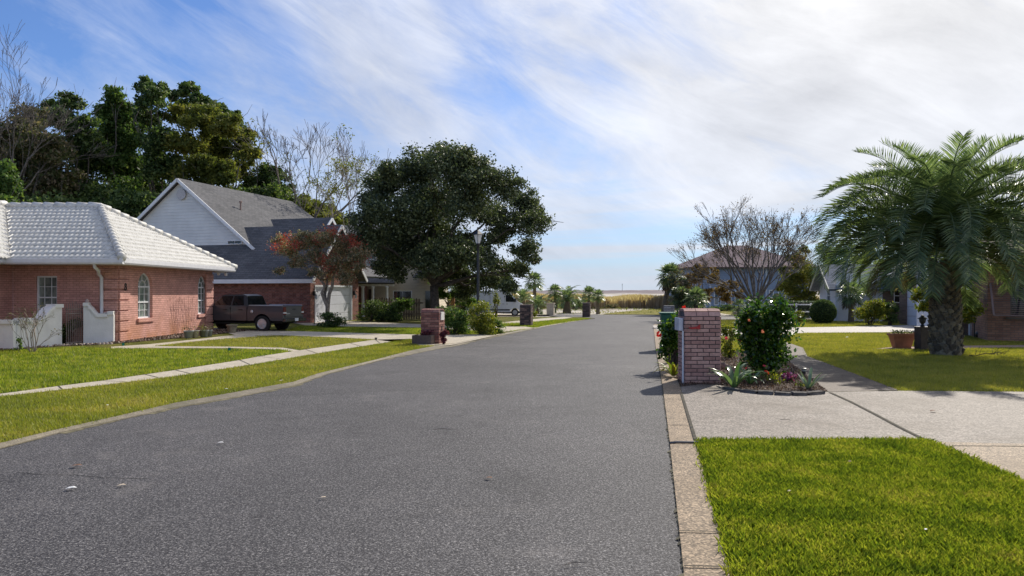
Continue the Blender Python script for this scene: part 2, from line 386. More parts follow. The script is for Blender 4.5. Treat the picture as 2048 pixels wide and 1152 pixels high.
# ------------------------------------------------------------ shared materials
bark_dark = plain('bark_dark', (.085,.068,.055), .9, var=.45, scale=9, bmp=.8)
bark_pale = plain('bark_pale', (.30,.25,.20), .85, var=.4, scale=7, bmp=.5)
bark_grey = plain('bark_grey', (.17,.145,.125), .9, var=.35, scale=9, bmp=.6)
white_trim = plain('white_trim', (.74,.75,.77), .45, var=.05)
black_iron = plain('black_iron', (.02,.022,.025), .45, var=.2)
def asphalt():
    m, nt, p, o = newmat('asphalt'); g = gpos(nt)
    vo = N(nt, 'ShaderNodeTexVoronoi', i_Scale=125.0); L(nt, g, vo.inputs['Vector'])
    sp = N(nt, 'ShaderNodeSeparateColor'); L(nt, vo.outputs['Color'], sp.inputs[0])
    n1 = noise(nt, g, 75, 3, .75); n0 = noise(nt, g, .35, 5, .6); n2 = noise(nt, g, 1.7, 6, .7); n3 = noise(nt, g, 48, 2, .6)
    f = M_(nt, 'MULTIPLY_ADD', sp.outputs[0], .50, M_(nt, 'MULTIPLY_ADD', n1, .8, M_(nt, 'MULTIPLY_ADD', n3, .9, -.87)))
    c = RAMP(nt, f, [(.05, (.028,.027,.03)), (.32, (.085,.084,.089)), (.50, (.21,.207,.210)), (.70, (.38,.37,.365)), (.92, (.62,.60,.58))])
    c = MIX(nt, 1.0, c, RAMP(nt, n0, [(.3, .80), (.7, 1.12)]), 'MULTIPLY')
    pale = M_(nt, 'MULTIPLY', RAMP(nt, n2, [(.54, 0.0), (.72, .42)]), RAMP(nt, n0, [(.45, 0.0), (.65, 1.0)]))
    c = MIX(nt, pale, c, (.24,.225,.215))
    n5 = noise(nt, g, .9, 7, .7, 1.5)
    n6 = noise(nt, g, 4.5, 3, .5); n7 = noise(nt, g, .22, 3, .5)
    c = MIX(nt, M_(nt, 'MULTIPLY', RAMP(nt, n6, [(.68, 0.0), (.74, .55)]), RAMP(nt, n7, [(.45, 0.0), (.6, 1.0)])), c, (.035,.034,.036))
    c = MIX(nt, 1.0, c, RAMP(nt, n5, [(.30, .74), (.45, 1.0), (.62, 1.06), (.74, 1.32)]), 'MULTIPLY'); c = MIX(nt, 1.0, c, (1.12, 1.075, 1.02), 'MULTIPLY')
    L(nt, c, p.inputs['Base Color']); p.inputs['Roughness'].default_value = .7; p.inputs['Specular IOR Level'].default_value = .25
    h = M_(nt, 'ADD', M_(nt, 'MULTIPLY', n1, 1.0), M_(nt, 'MULTIPLY', vo.outputs['Distance'], -40))
    bump(nt, p, n1, .9, .008); return m
def concrete(name, c, speck=.35, stain=(.13,.10,.07), st=.5, sc=70.0, rough=.7):
    m, nt, p, o = newmat(name); g = gpos(nt)
    n0 = noise(nt, g, .7, 6, .65); n1 = noise(nt, g, 6, 5, .6)
    vo = N(nt, 'ShaderNodeTexVoronoi', i_Scale=sc); L(nt, g, vo.inputs['Vector']); sp = N(nt, 'ShaderNodeSeparateColor'); L(nt, vo.outputs['Color'], sp.inputs[0])
    k = RAMP(nt, sp.outputs[1], [(0, 1-speck), (.6, 1.0), (.95, 1+speck*1.5)])
    b = MIX(nt, 1.0, RAMP(nt, n1, [(.3, tuple(x*.82 for x in c)), (.7, tuple(x*1.12 for x in c))]), k, 'MULTIPLY')
    b = MIX(nt, M_(nt, 'MULTIPLY', RAMP(nt, n0, [(.48, 0.0), (.75, 1.0)]), st), b, stain)
    L(nt, b, p.inputs['Base Color']); p.inputs['Roughness'].default_value = rough; p.inputs['Specular IOR Level'].default_value = .22
    bump(nt, p, noise(nt, g, 45, 4, .6), .6, .006); return m
def lawnmat(name, a, b, c):
    m, nt, p, o = newmat(name); g = gpos(nt)
    f = M_(nt, 'ADD', M_(nt, 'MULTIPLY', noise(nt, g, 1.1, 6, .65), .65), M_(nt, 'MULTIPLY', noise(nt, g, 24, 4, .7), .4))
    L(nt, RAMP(nt, f, [(.36, a), (.52, b), (.70, c)]), p.inputs['Base Color']); p.inputs['Roughness'].default_value = .95; p.inputs['Specular IOR Level'].default_value = .1
    bump(nt, p, noise(nt, g, 40, 4, .8), 1.0, .05); return m
M_ASPH = asphalt()
M_DRIVE = concrete('driveway_concrete', (.225,.192,.160), .5, (.11,.085,.06), .85, 60)
M_SIDE = concrete('side_concrete', (.12,.092,.07), .35, (.08,.06,.045), .7, 60)
M_GUT = concrete('gutter_concrete', (.27,.20,.13), .55, (.14,.095,.05), .7, 75)
M_WALK = concrete('walk_concrete', (.50,.44,.34), .15, (.30,.25,.18), .5, 50)
M_CURB = concrete('curb_concrete', (.215,.185,.135), .2, (.09,.09,.045), .8, 90)
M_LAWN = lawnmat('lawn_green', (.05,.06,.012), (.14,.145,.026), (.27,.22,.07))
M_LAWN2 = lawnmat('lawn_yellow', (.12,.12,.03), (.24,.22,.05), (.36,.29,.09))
M_MULCH = plain('mulch', (.10,.065,.045), .95, var=.55, scale=22, bmp=1.0)
M_SAND = None
def sandmat():
    m, nt, p, o = newmat('sand'); g = gpos(nt)
    s = N(nt, 'ShaderNodeMapping'); s.inputs['Scale'].default_value = (.35, 1, 1); L(nt, g, s.inputs[0])
    n = noise(nt, s.outputs[0], .9, 6, .7); n2 = noise(nt, s.outputs[0], .03, 6, .75)
    f = M_(nt, 'ADD', M_(nt, 'MULTIPLY', n, .5), M_(nt, 'MULTIPLY', n2, .55))
    L(nt, RAMP(nt, f, [(.40, (.10,.10,.045)), (.49, (.24,.19,.12)), (.56, (.50,.45,.38)), (.8, (.66,.62,.55))]), p.inputs['Base Color'])
    p.inputs['Roughness'].default_value = .9; return m
M_SAND = sandmat()

# ------------------------------------------------------------ ground, road, pavements
sheet('ground', [(-1500,-60),(1500,-60),(1500,3000),(-1500,3000)], -.05, M_SAND, 'pale sandy ground reaching out to the dunes')
RE = [(-3.1,-14)]+GS([(1368,1152),(1340,890),(1325,770),(1312,700),(1309,672),(1307,655)])
LEp = [(0,898),(117,867),(234,841.6),(351,816),(480,793.5),(587,772),(658,747.5),(751,723.5),(822,709),(880,697),(916,691.5),(953,681.5),(1008,670),(1045,662.5),(1101,651.5),(1138,645),(1190,637)]
LE = [(-10.4,-14)]+GS(LEp)
bulb = [(6.9,36.5),(8.6,40.2),(11,42.8),(14,43.6),(40,44.5),(40,49),(14,48.3),(9,51.5),(3.2,52.6),(2.4,49.8),(3.0,47.3),(4.6,45.6)]
ROAD = RE+bulb+LE[::-1]
sheet('road', ROAD, 0, M_ASPH, 'grey asphalt street with coarse pale aggregate')
HARD.append(ROAD)
LI = [(-10.65,-14)]+GS([(0,887),(117,859),(234,833),(351,806),(480,783),(587,764),(634,747.7),(751,719.6),(822,701),(880,690),(916,685.5),(953,677),(1008,666.5),(1045,659.5),(1101,649.6),(1138,643.3),(1188,636.3)], .035)
RI = [(-2.75,-14)]+GS([(1460,1152),(1391,885),(1361,778),(1333,700),(1324,672),(1319,657)])
LAWN_L = LI+[(4.2,46.2),(-1,46.5),(-8,60),(-60,60),(-60,-14)]
LAWN_R = [RI[0]]+RI[1:]+[(7.2,36.3),(9,39.8),(11.2,42.2),(14,43.1),(60,44),(60,-14)]
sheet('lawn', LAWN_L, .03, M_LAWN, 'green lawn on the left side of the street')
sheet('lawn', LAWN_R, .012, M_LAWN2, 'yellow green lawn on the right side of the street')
sheet('lawn', [(6,52.4),(9,51.9),(14,48.7),(60,49.4),(60,90),(22,86),(9,60)], .01, M_LAWN2, 'lawn beyond the end of the street')
# left kerb: a low rolled ribbon between road and lawn
mb = MB()
for i in range(len(LE)-1):
    a, b = Vector((*LE[i],0)), Vector((*LE[i+1],0)); c, d = Vector((*LI[i],0)), Vector((*LI[i+1],0))
    for (t0, z0), (t1, z1) in (((0,-.02),(.05,.012)), ((.05,.012),(.55,.03)), ((.55,.03),(.97,.042)), ((.97,.042),(1.0,-.03))):
        q = [a.lerp(c,t0)+Vector((0,0,z0)), b.lerp(d,t0)+Vector((0,0,z0)), b.lerp(d,t1)+Vector((0,0,z1)), a.lerp(c,t1)+Vector((0,0,z1))]; mb.quad(*q)
struct('kerb', mb, M_CURB, 'low rolled concrete kerb on the left of the road')
gut = RE+[(6.9,36.5)]+[(7.2,36.3)]+RI[::-1]
sheet('gutter', gut, .016, M_GUT, 'flush exposed aggregate gutter strip on the right of the road'); HARD.append(gut)
DR1 = GS([(1391,885),(1361,776),(1400,771),(1440,772),(1480,783),(1560,786),(1657,786),(1800,784),(2048,786),(2500,788),(2500,900),(2048,897),(1905,897),(1850,884.5)])
sheet('driveway', DR1, .020, M_DRIVE, 'near exposed aggregate driveway crossing the right verge'); HARD.append(DR1)
SWa = [(4.42,7.87),(4.28,6.4),(3.85,4),(3.0,-3),(4.15,-3),(5.0,4),(5.5,6.5),(5.65,7.72)]
sheet('pavement', SWa, .0245, M_GUT, 'tan concrete sidewalk panel beside the near right lawn'); HARD.append(SWa)
SWb = GS([(1657.6,786.5),(1583,730),(1570,716)])+[(7.35,22),(8.0,26.5),(9.1,26.5),(8.15,21)]+GS([(1614.7,714.5),(1657.6,730),(1718.5,753),(1797.5,783)])
sheet('pavement', SWb, .024, M_SIDE, 'brownish sidewalk leading away past the hibiscus'); HARD.append(SWb)
DR2 = [(5.3,25.3),(6.4,25.8),(7.1,26.6)]+GS([(1480,671),(1610,667),(1830,665),(1960,664),(1960,651.5),(1820,650.5),(1700,654),(1610,655.5),(1450,658.5)])+[(8.2,33.6),(6.6,35.0),(6.3,33.5)]
sheet('driveway', DR2, .022, concrete('pale_drive', (.46,.42,.37), .2, (.30,.26,.22), .4, 40), 'pale driveway of the white house beyond the palm'); HARD.append(DR2)
DR3 = [(11.8,48.6),(14.6,48.9),(16,63),(13.2,63)]
sheet('driveway', DR3, .021, M_WALK, 'far driveway running up to the blue house')
PT = GS([(1745,699.5),(1790,695),(1870,693.5),(1950,692.5),(2060,691.5),(2300,690.5),(2300,697),(2060,696.5),(1940,698),(1790,700)])
sheet('path', PT, .022, plain('path_brick', (.33,.22,.17), .9, scale=8), 'narrow reddish path behind the big palm'); HARD.append(PT)
# left concrete
SWL = GS([(-500,830),(0,787),(117,771.5),(206,760.7),(351.5,739.6),(480,719.7),(517,712.6),(611,698.5),(751.5,678.8),(800,672.5),(830,669),(822,677.2),(751.5,688),(634,706.7),(517,726.6),(480,732.5),(351.5,752),(211,769),(117,779.5),(0,792.5),(-500,838)], .04)
sheet('pavement', SWL, .036, M_WALK, 'cream concrete sidewalk across the left lawn'); HARD.append(SWL)
DL = GS([(880,690.5),(905,688.5),(1008,667),(985,668.6),(840,669.5),(838,668.5),(751,667),(611,662.6),(545,661.5),(440,657),(380,652),(200,652),(360,668),(498,669.5),(522,671.5),(564,670.6),(681,675),(751.5,678.2),(830,672),(800,681),(835,690)], .04)
sheet('driveway', [(-1.78,21.9)]+GS([(1005,668),(890,669.8),(840,669.3),(751,666.8),(611,662.6),(545,661.5),(470,657),(380,654),(300,652)],.04)+[(-24,33),(-24,29.5),(-12.2,31)]+GS([(470,670),(498,669.8),(522,671.6),(564,670.6),(681,675),(751.5,679),(822,677.5),(836,690),(868,692)],.04), .038, M_WALK, 'cream driveway of the pink house with the parked pickup'); HARD.append(GS([(905,688.5),(1005,668),(890,669.8),(840,669.3),(751,666.8),(611,662.6),(545,661.5),(470,657),(360,652),(300,668),(498,669.8),(522,671.6),(564,670.6),(681,675),(751.5,679),(822,677.5)],.04))
PA = GS([(222,693),(300,692),(470,693.2),(566,695.2),(600,700.5),(618,698.7),(612,701.5),(590,703.5),(560,699),(470,696),(300,696),(222,697)], .04)
sheet('path', PA, .0375, M_WALK, 'thin front path from the sidewalk to the gate'); HARD.append(PA)
PB = GS([(222,693.2),(300,688),(400,677.5),(445,672),(498,668.7),(520,672.5),(400,681.5),(310,691.5),(300,695),(222,696)], .04)
sheet('path', PB, .0365, M_WALK, 'narrow path along the foot of the pink house'); HARD.append(PB)
DH = GS([(1003,664),(1070,656),(1050,653),(1003,653),(900,648),(838,648),(700,642),(610,640),(560,641),(610,650),(700,653),(838,655),(930,660)], .04)
sheet('driveway', DH, .0385, M_WALK, 'shaded driveway of the house with the white garage door'); HARD.append(DH)
sheet('driveway', GS([(1127,638),(1145,634.5),(1128,634),(1080,637),(1040,641),(1000,645),(1000,648),(1062,646),(1103,639.5)], .04), .0392, M_WALK, 'concrete strip crossing the lawn in front of the van')
sheet('driveway', [(2.3,50),(3.3,52.6),(1.5,56),(-9,56),(-9,51),(0.2,50.4)], .035, M_WALK, 'pale drive by the beige pillar at the street end')
MUL = GS([(1361,776),(1400,771),(1440,772),(1480,783),(1560,785),(1655,785),(1583,730),(1566,712),(1520,704),(1440,706),(1345,706),(1335,705)])
sheet('garden_bed', MUL, .023, M_MULCH, 'mulched planting bed round the brick mailbox'); HARD.append(MUL)
MUL2 = [(-14.5,19.6),(-13.5,19.75),(-12.9,21.6),(-12.0,22.35),(-11.9,22.5),(-11.1,25.5),(-10.75,28.2),(-10.5,29.9),(-12.1,31),(-12.2,22),(-14.6,20.1)]
sheet('garden_bed', MUL2, .0405, M_MULCH, 'pebbly brown bed along the pink house'); HARD.append(MUL2)
# joints, cracks and weeds caught in them
mb = MB()
def line(pts, w_, z):
    for a, b in zip(pts[:-1], pts[1:]):
        a, b = Vector((*a,z)), Vector((*b,z)); n = (b-a).cross(Vector((0,0,1))).normalized()*w_/2; mb.quad(a-n, b-n, b+n, a+n)
for px0, px1, py in ((1352,1443,1069),(1368,1460,1140),(1336,1385,853),(1327,1370,800),(1318,1348,741),(1311,1333,700)):
    line([G(px0,py), G(px1,py+2)], .016, .0265)
line(GS([(1391,884),(1375,830),(1363,790)]), .035, .0268); line(GS([(1660,788),(1700,806),(1750,832),(1800,859),(1848,883)]), .045, .027)
line(GS([(1905,896.5),(1985,897),(2200,899)]), .02, .027)
line(GS([(1440,851),(1395,847),(1367,842)]), .008, .0262); line(GS([(1365,803),(1480,808),(1570,813)]), .006, .0262)
for a, b in (((1570,727),(1650,731)),((1612,752),(1716,753))): line([G(*a), G(*b)], .014, .0275)
for a, b in (((206,761),(253,763)),((351,739.8),(383,747.5)),((290,748.5),(318,755)),((480,719.9),(500,729)),((517,712.8),(562,717.5)),((611,698.7),(634,706.5)),((700,686),(722,692.5)),((751,679),(760,686.5)),((117,771.7),(125,778.5))):
    line([G(a[0],a[1],.04), G(b[0],b[1],.04)], .02, .0415)
struct('pavement_joint', mb, plain('joint', (.055,.045,.025), .95, var=.5, scale=12), 'dark weedy joints between the concrete slabs')
mb = MB()
line(GS([(35,945),(90,950),(150,950),(210,956),(270,957),(300,958)]), .008, .003)
line(GS([(1010,669.5),(1030,671),(1050,672),(1075,672.3)]), .10, .003)
rr = random.Random(6)
for x0, y0, dx, dy, k_ in ((-4.2,11.5,1.1,.25,3),(1.0,20,-1.0,.3,4)):
    pts_ = [(x0,y0)]
    for i in range(k_*3): pts_.append((pts_[-1][0]+dx/3+rr.gauss(0,.05), pts_[-1][1]+dy/3+rr.gauss(0,.05)))
    line(pts_, .006 if y0 < 10 else .014, .003)
struct('road_crack', mb, plain('crack', (.02,.02,.02), .95), 'fine dark cracks in the asphalt')
mb = MB(); rr = random.Random(14)
for i in range(5):
    a, b = Vector((*RE[i],0)), Vector((*RE[i+1],0)); u_ = (b-a); k = max(2, int(u_.length/.05)); nrm = u_.cross(Vector((0,0,1))).normalized()
    for j in range(k):
        w0 = max(.003, rr.gauss(.008,.012)); p = a.lerp(b,j/k); q = a.lerp(b,(j+1)/k); mb.quad(p+Vector((0,0,.019)), q+Vector((0,0,.019)), q-nrm*w0*rr.uniform(.6,1.2)+Vector((0,0,.003)), p-nrm*w0+Vector((0,0,.003)))
tag(mb.build('kerb_dirt', plain('kerb_dirt', (.16,.14,.08), .95, var=.5, scale=6)), 'brown dirt caught along the right gutter edge', 'dirt', None, 'stuff')
# edge of sand and weeds caught against the kerb
mb = MB(); rr = random.Random(4)
for i in range(1, len(LE)-3):
    a, b = Vector((*LE[i],0)), Vector((*LE[i+1],0)); nrm = (b-a).cross(Vector((0,0,1))).normalized(); k = max(2, int((b-a).length/.25))
    for j in range(k):
        t0, t1 = j/k, (j+1)/k; w0 = rr.uniform(-.01,.10); p = a.lerp(b,t0); q = a.lerp(b,t1)
        mb.quad(p-nrm*.02+Vector((0,0,.003)), q-nrm*.02+Vector((0,0,.003)), q+nrm*w0+Vector((0,0,.003)), p+nrm*w0*rr.uniform(.3,1.4)+Vector((0,0,.003)))
tag(mb.build('kerb_dirt', plain('kerb_dirt', (.16,.14,.08), .95, var=.5, scale=6)), 'sandy dirt and weeds gathered along the left kerb', 'dirt', None, 'stuff')

# grass blades
gm_g = leafmat('blade_green', [(0,(.03,.055,.014)),(.32,(.13,.19,.022)),(.62,(.31,.345,.035)),(.85,(.44,.39,.09)),(1,(.32,.20,.10))], .4, .5, .2, big=2.2)
gm_y = leafmat('blade_yellow', [(0,(.13,.15,.03)),(.5,(.33,.32,.055)),(.85,(.46,.38,.09)),(1,(.52,.42,.18))], .35, .5, .3, big=1.2)
gm_m = leafmat('blade_mixed', [(0,(.09,.125,.02)),(.45,(.27,.29,.035)),(.75,(.42,.36,.07)),(1,(.48,.36,.17))], .35, .5, .3, big=.8)
nearR = [(RI[0][0]+1.5,-2)]+RI[1:3]+[G(1391,884),G(1850,883),(4.42,7.87),(4.28,6.4),(3.85,4),(3.0,-2)]
nearR[0] = (.0,-2)
blades('grass', 'thick bright green grass of the near right lawn', nearR, 10000, .054, .0085, .012, gm_g, 1, far=6.5, two=True, lean=.7)
palmL = GS([(1797,784),(1614,714.5)])+[(8.15,21),(9.1,26.5)]+GS([(1610,667),(1830,666),(2300,664),(2300,787)])
blades('grass', 'yellow green grass round the foot of the big palm', palmL, 2600, .05, .011, .012, gm_y, 2, far=13)
blades('grass', 'grass strip in front of the white sided house', [(8.4,33.3),(14,32.4),(22,32.5),(22,40),(14,43),(8,38)], 500, .06, .02, .012, gm_y, 3, far=34)
blades('grass', 'grass between garden bed and sidewalk on the right', [(4.1,18.2),(5.0,22.5),(5.6,25),(7.6,25),(6.6,18)], 2000, .06, .012, .012, gm_y, 9, far=14)
verge = LI[1:12]+GS([(868,691),(836,690),(822,677.3),(751.5,688),(634,706.7),(480,732.5),(211,769),(0,792.5)],.04)+[(-13,9),(-8,3)]
blades('grass', 'green verge grass between left sidewalk and kerb', verge, 3200, .045, .010, .03, gm_m, 4, far=10)
upperL = GS([(0,787),(206,760.7),(480,719.7),(611,698.5),(560,699),(222,697),(150,694)],.04)+[(-13.2,20),(-22,20),(-16,9)]
blades('grass', 'bright green grass in front of the pink house', upperL, 1500, .06, .014, .03, gm_g, 5, far=13)
blades('grass', 'olive grass island between path and pink house driveway', GS([(300,692),(400,682),(498,671),(564,671),(681,675.5),(751,679),(611,698),(566,695)],.04), 900, .05, .015, .03, gm_y, 6, far=20)
blades('grass', 'strip of bright grass before the shaded driveway', GS([(570,662),(690,665),(838,668),(990,667),(1003,664.5),(930,661),(838,656),(700,654),(600,652)],.04), 900, .06, .02, .03, gm_g, 7, far=26)
blades('grass', 'bright grass round the dark brick mailbox and van', GS([(1003,664),(1045,659.6),(1101,649.6),(1188,636.4),(1127,638),(1040,646),(940,646),(940,655)],.04), 500, .06, .025, .03, gm_g, 8, far=34)
# ------------------------------------------------------------ buildings
def wall_face(mb, o, u, n, L_, H, ops=(), dep=.14):
    """wall rectangle with real openings (u0,u1,v0,v1) and their reveals"""
    o, u, n = Vector(o), Vector(u), Vector(n); z = Vector((0,0,1))
    us = sorted({0, L_, *[q for w_ in ops for q in w_[:2]]}); vs = sorted({0, H, *[q for w_ in ops for q in w_[2:4]]})
    P = lambda a, b, c=0: o+u*a+z*b-n*c
    for i in range(len(us)-1):
        for j in range(len(vs)-1):
            a, b = (us[i]+us[i+1])/2, (vs[j]+vs[j+1])/2
            if any(w_[0] < a < w_[1] and w_[2] < b < w_[3] for w_ in ops): continue
            mb.quad(P(us[i],vs[j]), P(us[i+1],vs[j]), P(us[i+1],vs[j+1]), P(us[i],vs[j+1]))
    for a, b, c, d in [w_[:4] for w_ in ops]:
        for p, q in (((a,c),(b,c)),((b,c),(b,d)),((b,d),(a,d)),((a,d),(a,c))):
            mb.quad(P(*p), P(*q), P(*q,dep), P(*p,dep))
def arch_fill(mb, o, u, n, a, b, zs, zt, dep):
    """spandrels turning the top of an opening a..b into an arch springing at zs"""
    o, u, n = Vector(o), Vector(u), Vector(n); z = Vector((0,0,1)); P = lambda x, y, c=0: o+u*x+z*y-n*c
    m = (a+b)/2; r = (b-a)/2; K = 12
    arc = [(m-r*math.cos(math.pi*k/K), zs+(zt-zs)*math.sin(math.pi*k/K)) for k in range(K+1)]
    for k in range(K):
        (x0,y0),(x1,y1) = arc[k], arc[k+1]
        mb.quad(P(x0,y0), P(x1,y1), P(x1,zt+.001), P(x0,zt+.001)); mb.quad(P(x0,y0), P(x1,y1), P(x1,y1,dep), P(x0,y0,dep))
def window(par, o, u, n, a, b, c, d, cols, rows, arch=0, dep=.10, fm=None, gm=None, fw=.05, sash=True):
    """window set back by dep in the opening a..b x c..d; arch = height of a fan light above d"""
    fm = fm or white_trim; gm = gm or GLASS; o, u, n = Vector(o), Vector(u), Vector(n); z = Vector((0,0,1)); P = lambda x, y, k=0: o+u*x+z*y-n*k
    up = tuple(n); mb = MB()
    B = lambda p, q, w_=fw, k=.03: mb.bar(P(*p,dep-k/2), P(*q,dep-k/2), w_, k, up)
    def bx(x0,x1,y0,y1,k0,k1):
        vs = [P(x,y,k) for k in (k1,k0) for x,y in ((x0,y0),(x1,y0),(x1,y1),(x0,y1))]
        mb.add(vs, [(0,3,2,1),(4,5,6,7),(0,1,5,4),(1,2,6,5),(2,3,7,6),(3,0,4,7)])
    bx(a,a+fw,c,d,dep-.04,dep+.01); bx(b-fw,b,c,d,dep-.04,dep+.01); bx(a+fw,b-fw,c,c+fw,dep-.041,dep+.01); bx(a+fw,b-fw,d-fw,d,dep-.042,dep+.01)
    if sash: m_ = (c+d)/2; bx(a+fw,b-fw,m_-fw*.4,m_+fw*.4,dep-.043,dep+.005)
    mt = fw*.32
    for k in range(1, cols): x = a+(b-a)*k/cols; bx(x-mt/2,x+mt/2,c+fw,d-fw,dep-.02,dep+.004)
    for k in range(1, rows):
        y = c+(d-c)*k/rows
        if sash and abs(y-(c+d)/2) < .03: continue
        bx(a+fw,b-fw,y-mt/2,y+mt/2,dep-.0215,dep+.004)
    if arch:
        m_ = (a+b)/2; r = (b-a)/2; K = 14
        for rr_, ww in ((1, fw),(.42, mt)):
            pts = [(m_-r*rr_*math.cos(math.pi*k/K), d+arch*rr_*math.sin(math.pi*k/K)) for k in range(K+1)]
            ins = [(m_-(r*rr_-ww)*math.cos(math.pi*k/K), d+(arch*rr_-ww)*math.sin(math.pi*k/K)) for k in range(K+1)]
            for k in range(K):
                q = [pts[k], pts[k+1], ins[k+1], ins[k]]; vs = [P(x,y,kk) for kk in (dep-.035,dep+.01) for x,y in q]
                mb.add(vs, [(0,1,2,3),(7,6,5,4),(0,4,5,1),(1,5,6,2),(2,6,7,3),(3,7,4,0)])
        for ang in (40, 90, 140):
            ca, sa = -math.cos(R(ang)), math.sin(R(ang))
            mb.bar(P(m_+r*.42*ca, d+arch*.42*sa, dep-.01), P(m_+r*.95*ca, d+arch*.95*sa, dep-.01), mt, .02, up)
    f = mb.build('window', fm, par)
    g = MB(); g.quad(P(a+.01,c+.01,dep), P(b-.01,c+.01,dep), P(b-.01,d,dep), P(a+.01,d,dep))
    if arch:
        m_ = (a+b)/2; r = (b-a)/2-.01; g.add([P(m_-r*math.cos(math.pi*k/12), d+(arch-.01)*math.sin(math.pi*k/12), dep) for k in range(13)], [tuple(range(13))])
    g.build('pane', gm, f); return f
def glassmat(name, c, c2, sc=2.0):
    m, nt, p, o = newmat(name); oc = obco(nt); s = N(nt, 'ShaderNodeMapping'); s.inputs['Scale'].default_value = (sc, sc, sc*.6); L(nt, oc, s.inputs[0])
    L(nt, RAMP(nt, noise(nt, s.outputs[0], 2.0, 3), [(.38, c), (.62, c2)]), p.inputs['Base Color']); p.inputs['Roughness'].default_value = .07; p.inputs['Specular IOR Level'].default_value = .6; return m
GLASS = glassmat('glass_blinds', (.10,.13,.12), (.26,.30,.27)); GLASSD = glassmat('glass_dark', (.008,.009,.012), (.03,.035,.04))
GLASSB = glassmat('glass_blue', (.04,.08,.12), (.14,.22,.28))

# ---------------- the pink house
PINK = brickmat('painted_brick', (.64,.35,.295), (.59,.315,.265), (.40,.19,.155), .20, .068, .008, .6, (.45,.19,.07), .8, .12)
TILE = plain('white_tile', (.60,.585,.55), .6, var=.17, scale=7.0)
x_w, y_c, y_f = -12.12, 23.1, 30.35                               # street wall plane, near corner, far corner
ze = 2.50; t = thing('brick_house', 'pink painted brick house with white tiled hip roof', 'house', (x_w, y_c, 0)); H1 = t
mb = MB(); dep = .16
# openings on street wall: u runs along +Y from the near corner
zs = lambda px, py, yy: HC+(HY-py)/F*yy
def yat(px, X): return X/((px-CX)/F)
w1a, w1b = yat(276, x_w)-y_c, yat(305, x_w)-y_c; w2a, w2b = yat(396, x_w)-y_c, yat(414.5, x_w)-y_c
W1 = (w1a, w1b, .72, 2.22); W2 = (w2a, w2b, .72, 2.22)
wall_face(mb, (x_w,y_c,0), (0,1,0), (1,0,0), y_f-y_c, ze, [W1, W2], dep)
mb2 = mb
for (a,b,c,d) in (W1, W2): arch_fill(mb, (x_w,y_c,0), (0,1,0), (1,0,0), a, b, 1.78, d, dep)
wxa, wxb = (72-CX)/F*y_c, (114-CX)/F*y_c; uL = 9.0
wall_face(mb, (x_w-uL,y_c,0), (1,0,0), (0,-1,0), uL, ze, [(wxa-x_w+uL, wxb-x_w+uL, .75, 2.08)], dep)
wall_face(mb, (x_w,y_f,0), (-1,0,0), (0,1,0), uL, ze); wall_face(mb, (x_w-uL,y_c,0), (0,1,0), (-1,0,0), y_f-y_c, ze)
mb.v = [(x-x_w, y-y_c, z) for x, y, z in mb.v]; mb.build('wall', PINK, t)
O1 = (0,0,0)
for (a,b,c,d) in (W1, W2):
    window(t, O1, (0,1,0), (1,0,0), a, b, c, 1.78, 3, 4, .44, .13)
for (a,b,c,d) in (W1, W2):
    mbs = MB(); mbs.box(-.02,.06,a-.07,b+.07,c-.12,c-.003); mbs.build('sill', PINK, t)
window(t, (-uL,0,0), (1,0,0), (0,-1,0), wxa-x_w+uL, wxb-x_w+uL, .75, 2.08, 3, 4, 0, .10)
# quoins: raised bands of brickwork on the street face at both corners and on the camera face
for bxs in ((.0005,.055,-.0,.62),(.0006,.055,y_f-y_c-.72,y_f-y_c-.02),(-.55,-.0,-.055,-.0005)):
    q = MB(); zq = .05
    while zq < 2.3: q.box(*bxs,zq,zq+.285); zq += .325
    q.build('quoin', PINK, t, bevel=.012)
# arched brick surround hood
# fascia + gutter
g_ = MB(); ex, ey0, ey1 = .58, -1.0, y_f-y_c+.65; gt = plain('gutter_white', (.66,.66,.69), .4, var=.05)
def gutter(mb, a, b, n):
    a, b, n = Vector(a), Vector(b), Vector(n); prof = [(0,0),(.10,0),(.13,.05),(.13,.17),(.11,.18),(.11,.14),(0,.14)]
    A = [a+n*p+Vector((0,0,q_)) for p, q_ in prof]; B = [b+n*p+Vector((0,0,q_)) for p, q_ in prof]; k = len(prof)
    mb.add(A+B, [tuple(range(k)), tuple(range(2*k-1,k-1,-1))]+[(i,(i+1)%k,(i+1)%k+k,i+k) for i in range(k)])
gutter(g_, (ex,ey0,2.40), (ex,ey1,2.40), (1,0,0)); gutter(g_, (-3.05,ey0,2.402), (ex+.12,ey0,2.402), (0,-1,0))
g_.build('gutter', gt, t)
sf = MB(); sf.box(-uL,ex,ey0,.0-.0005,2.405,2.43); sf.box(.0005,ex-.001,0,ey1,2.4055,2.431); sf.box(-uL,ex,y_f-y_c+.0005,ey1,2.4052,2.4302); sf.build('soffit', plain('soffit', (.45,.40,.36), .8), t)
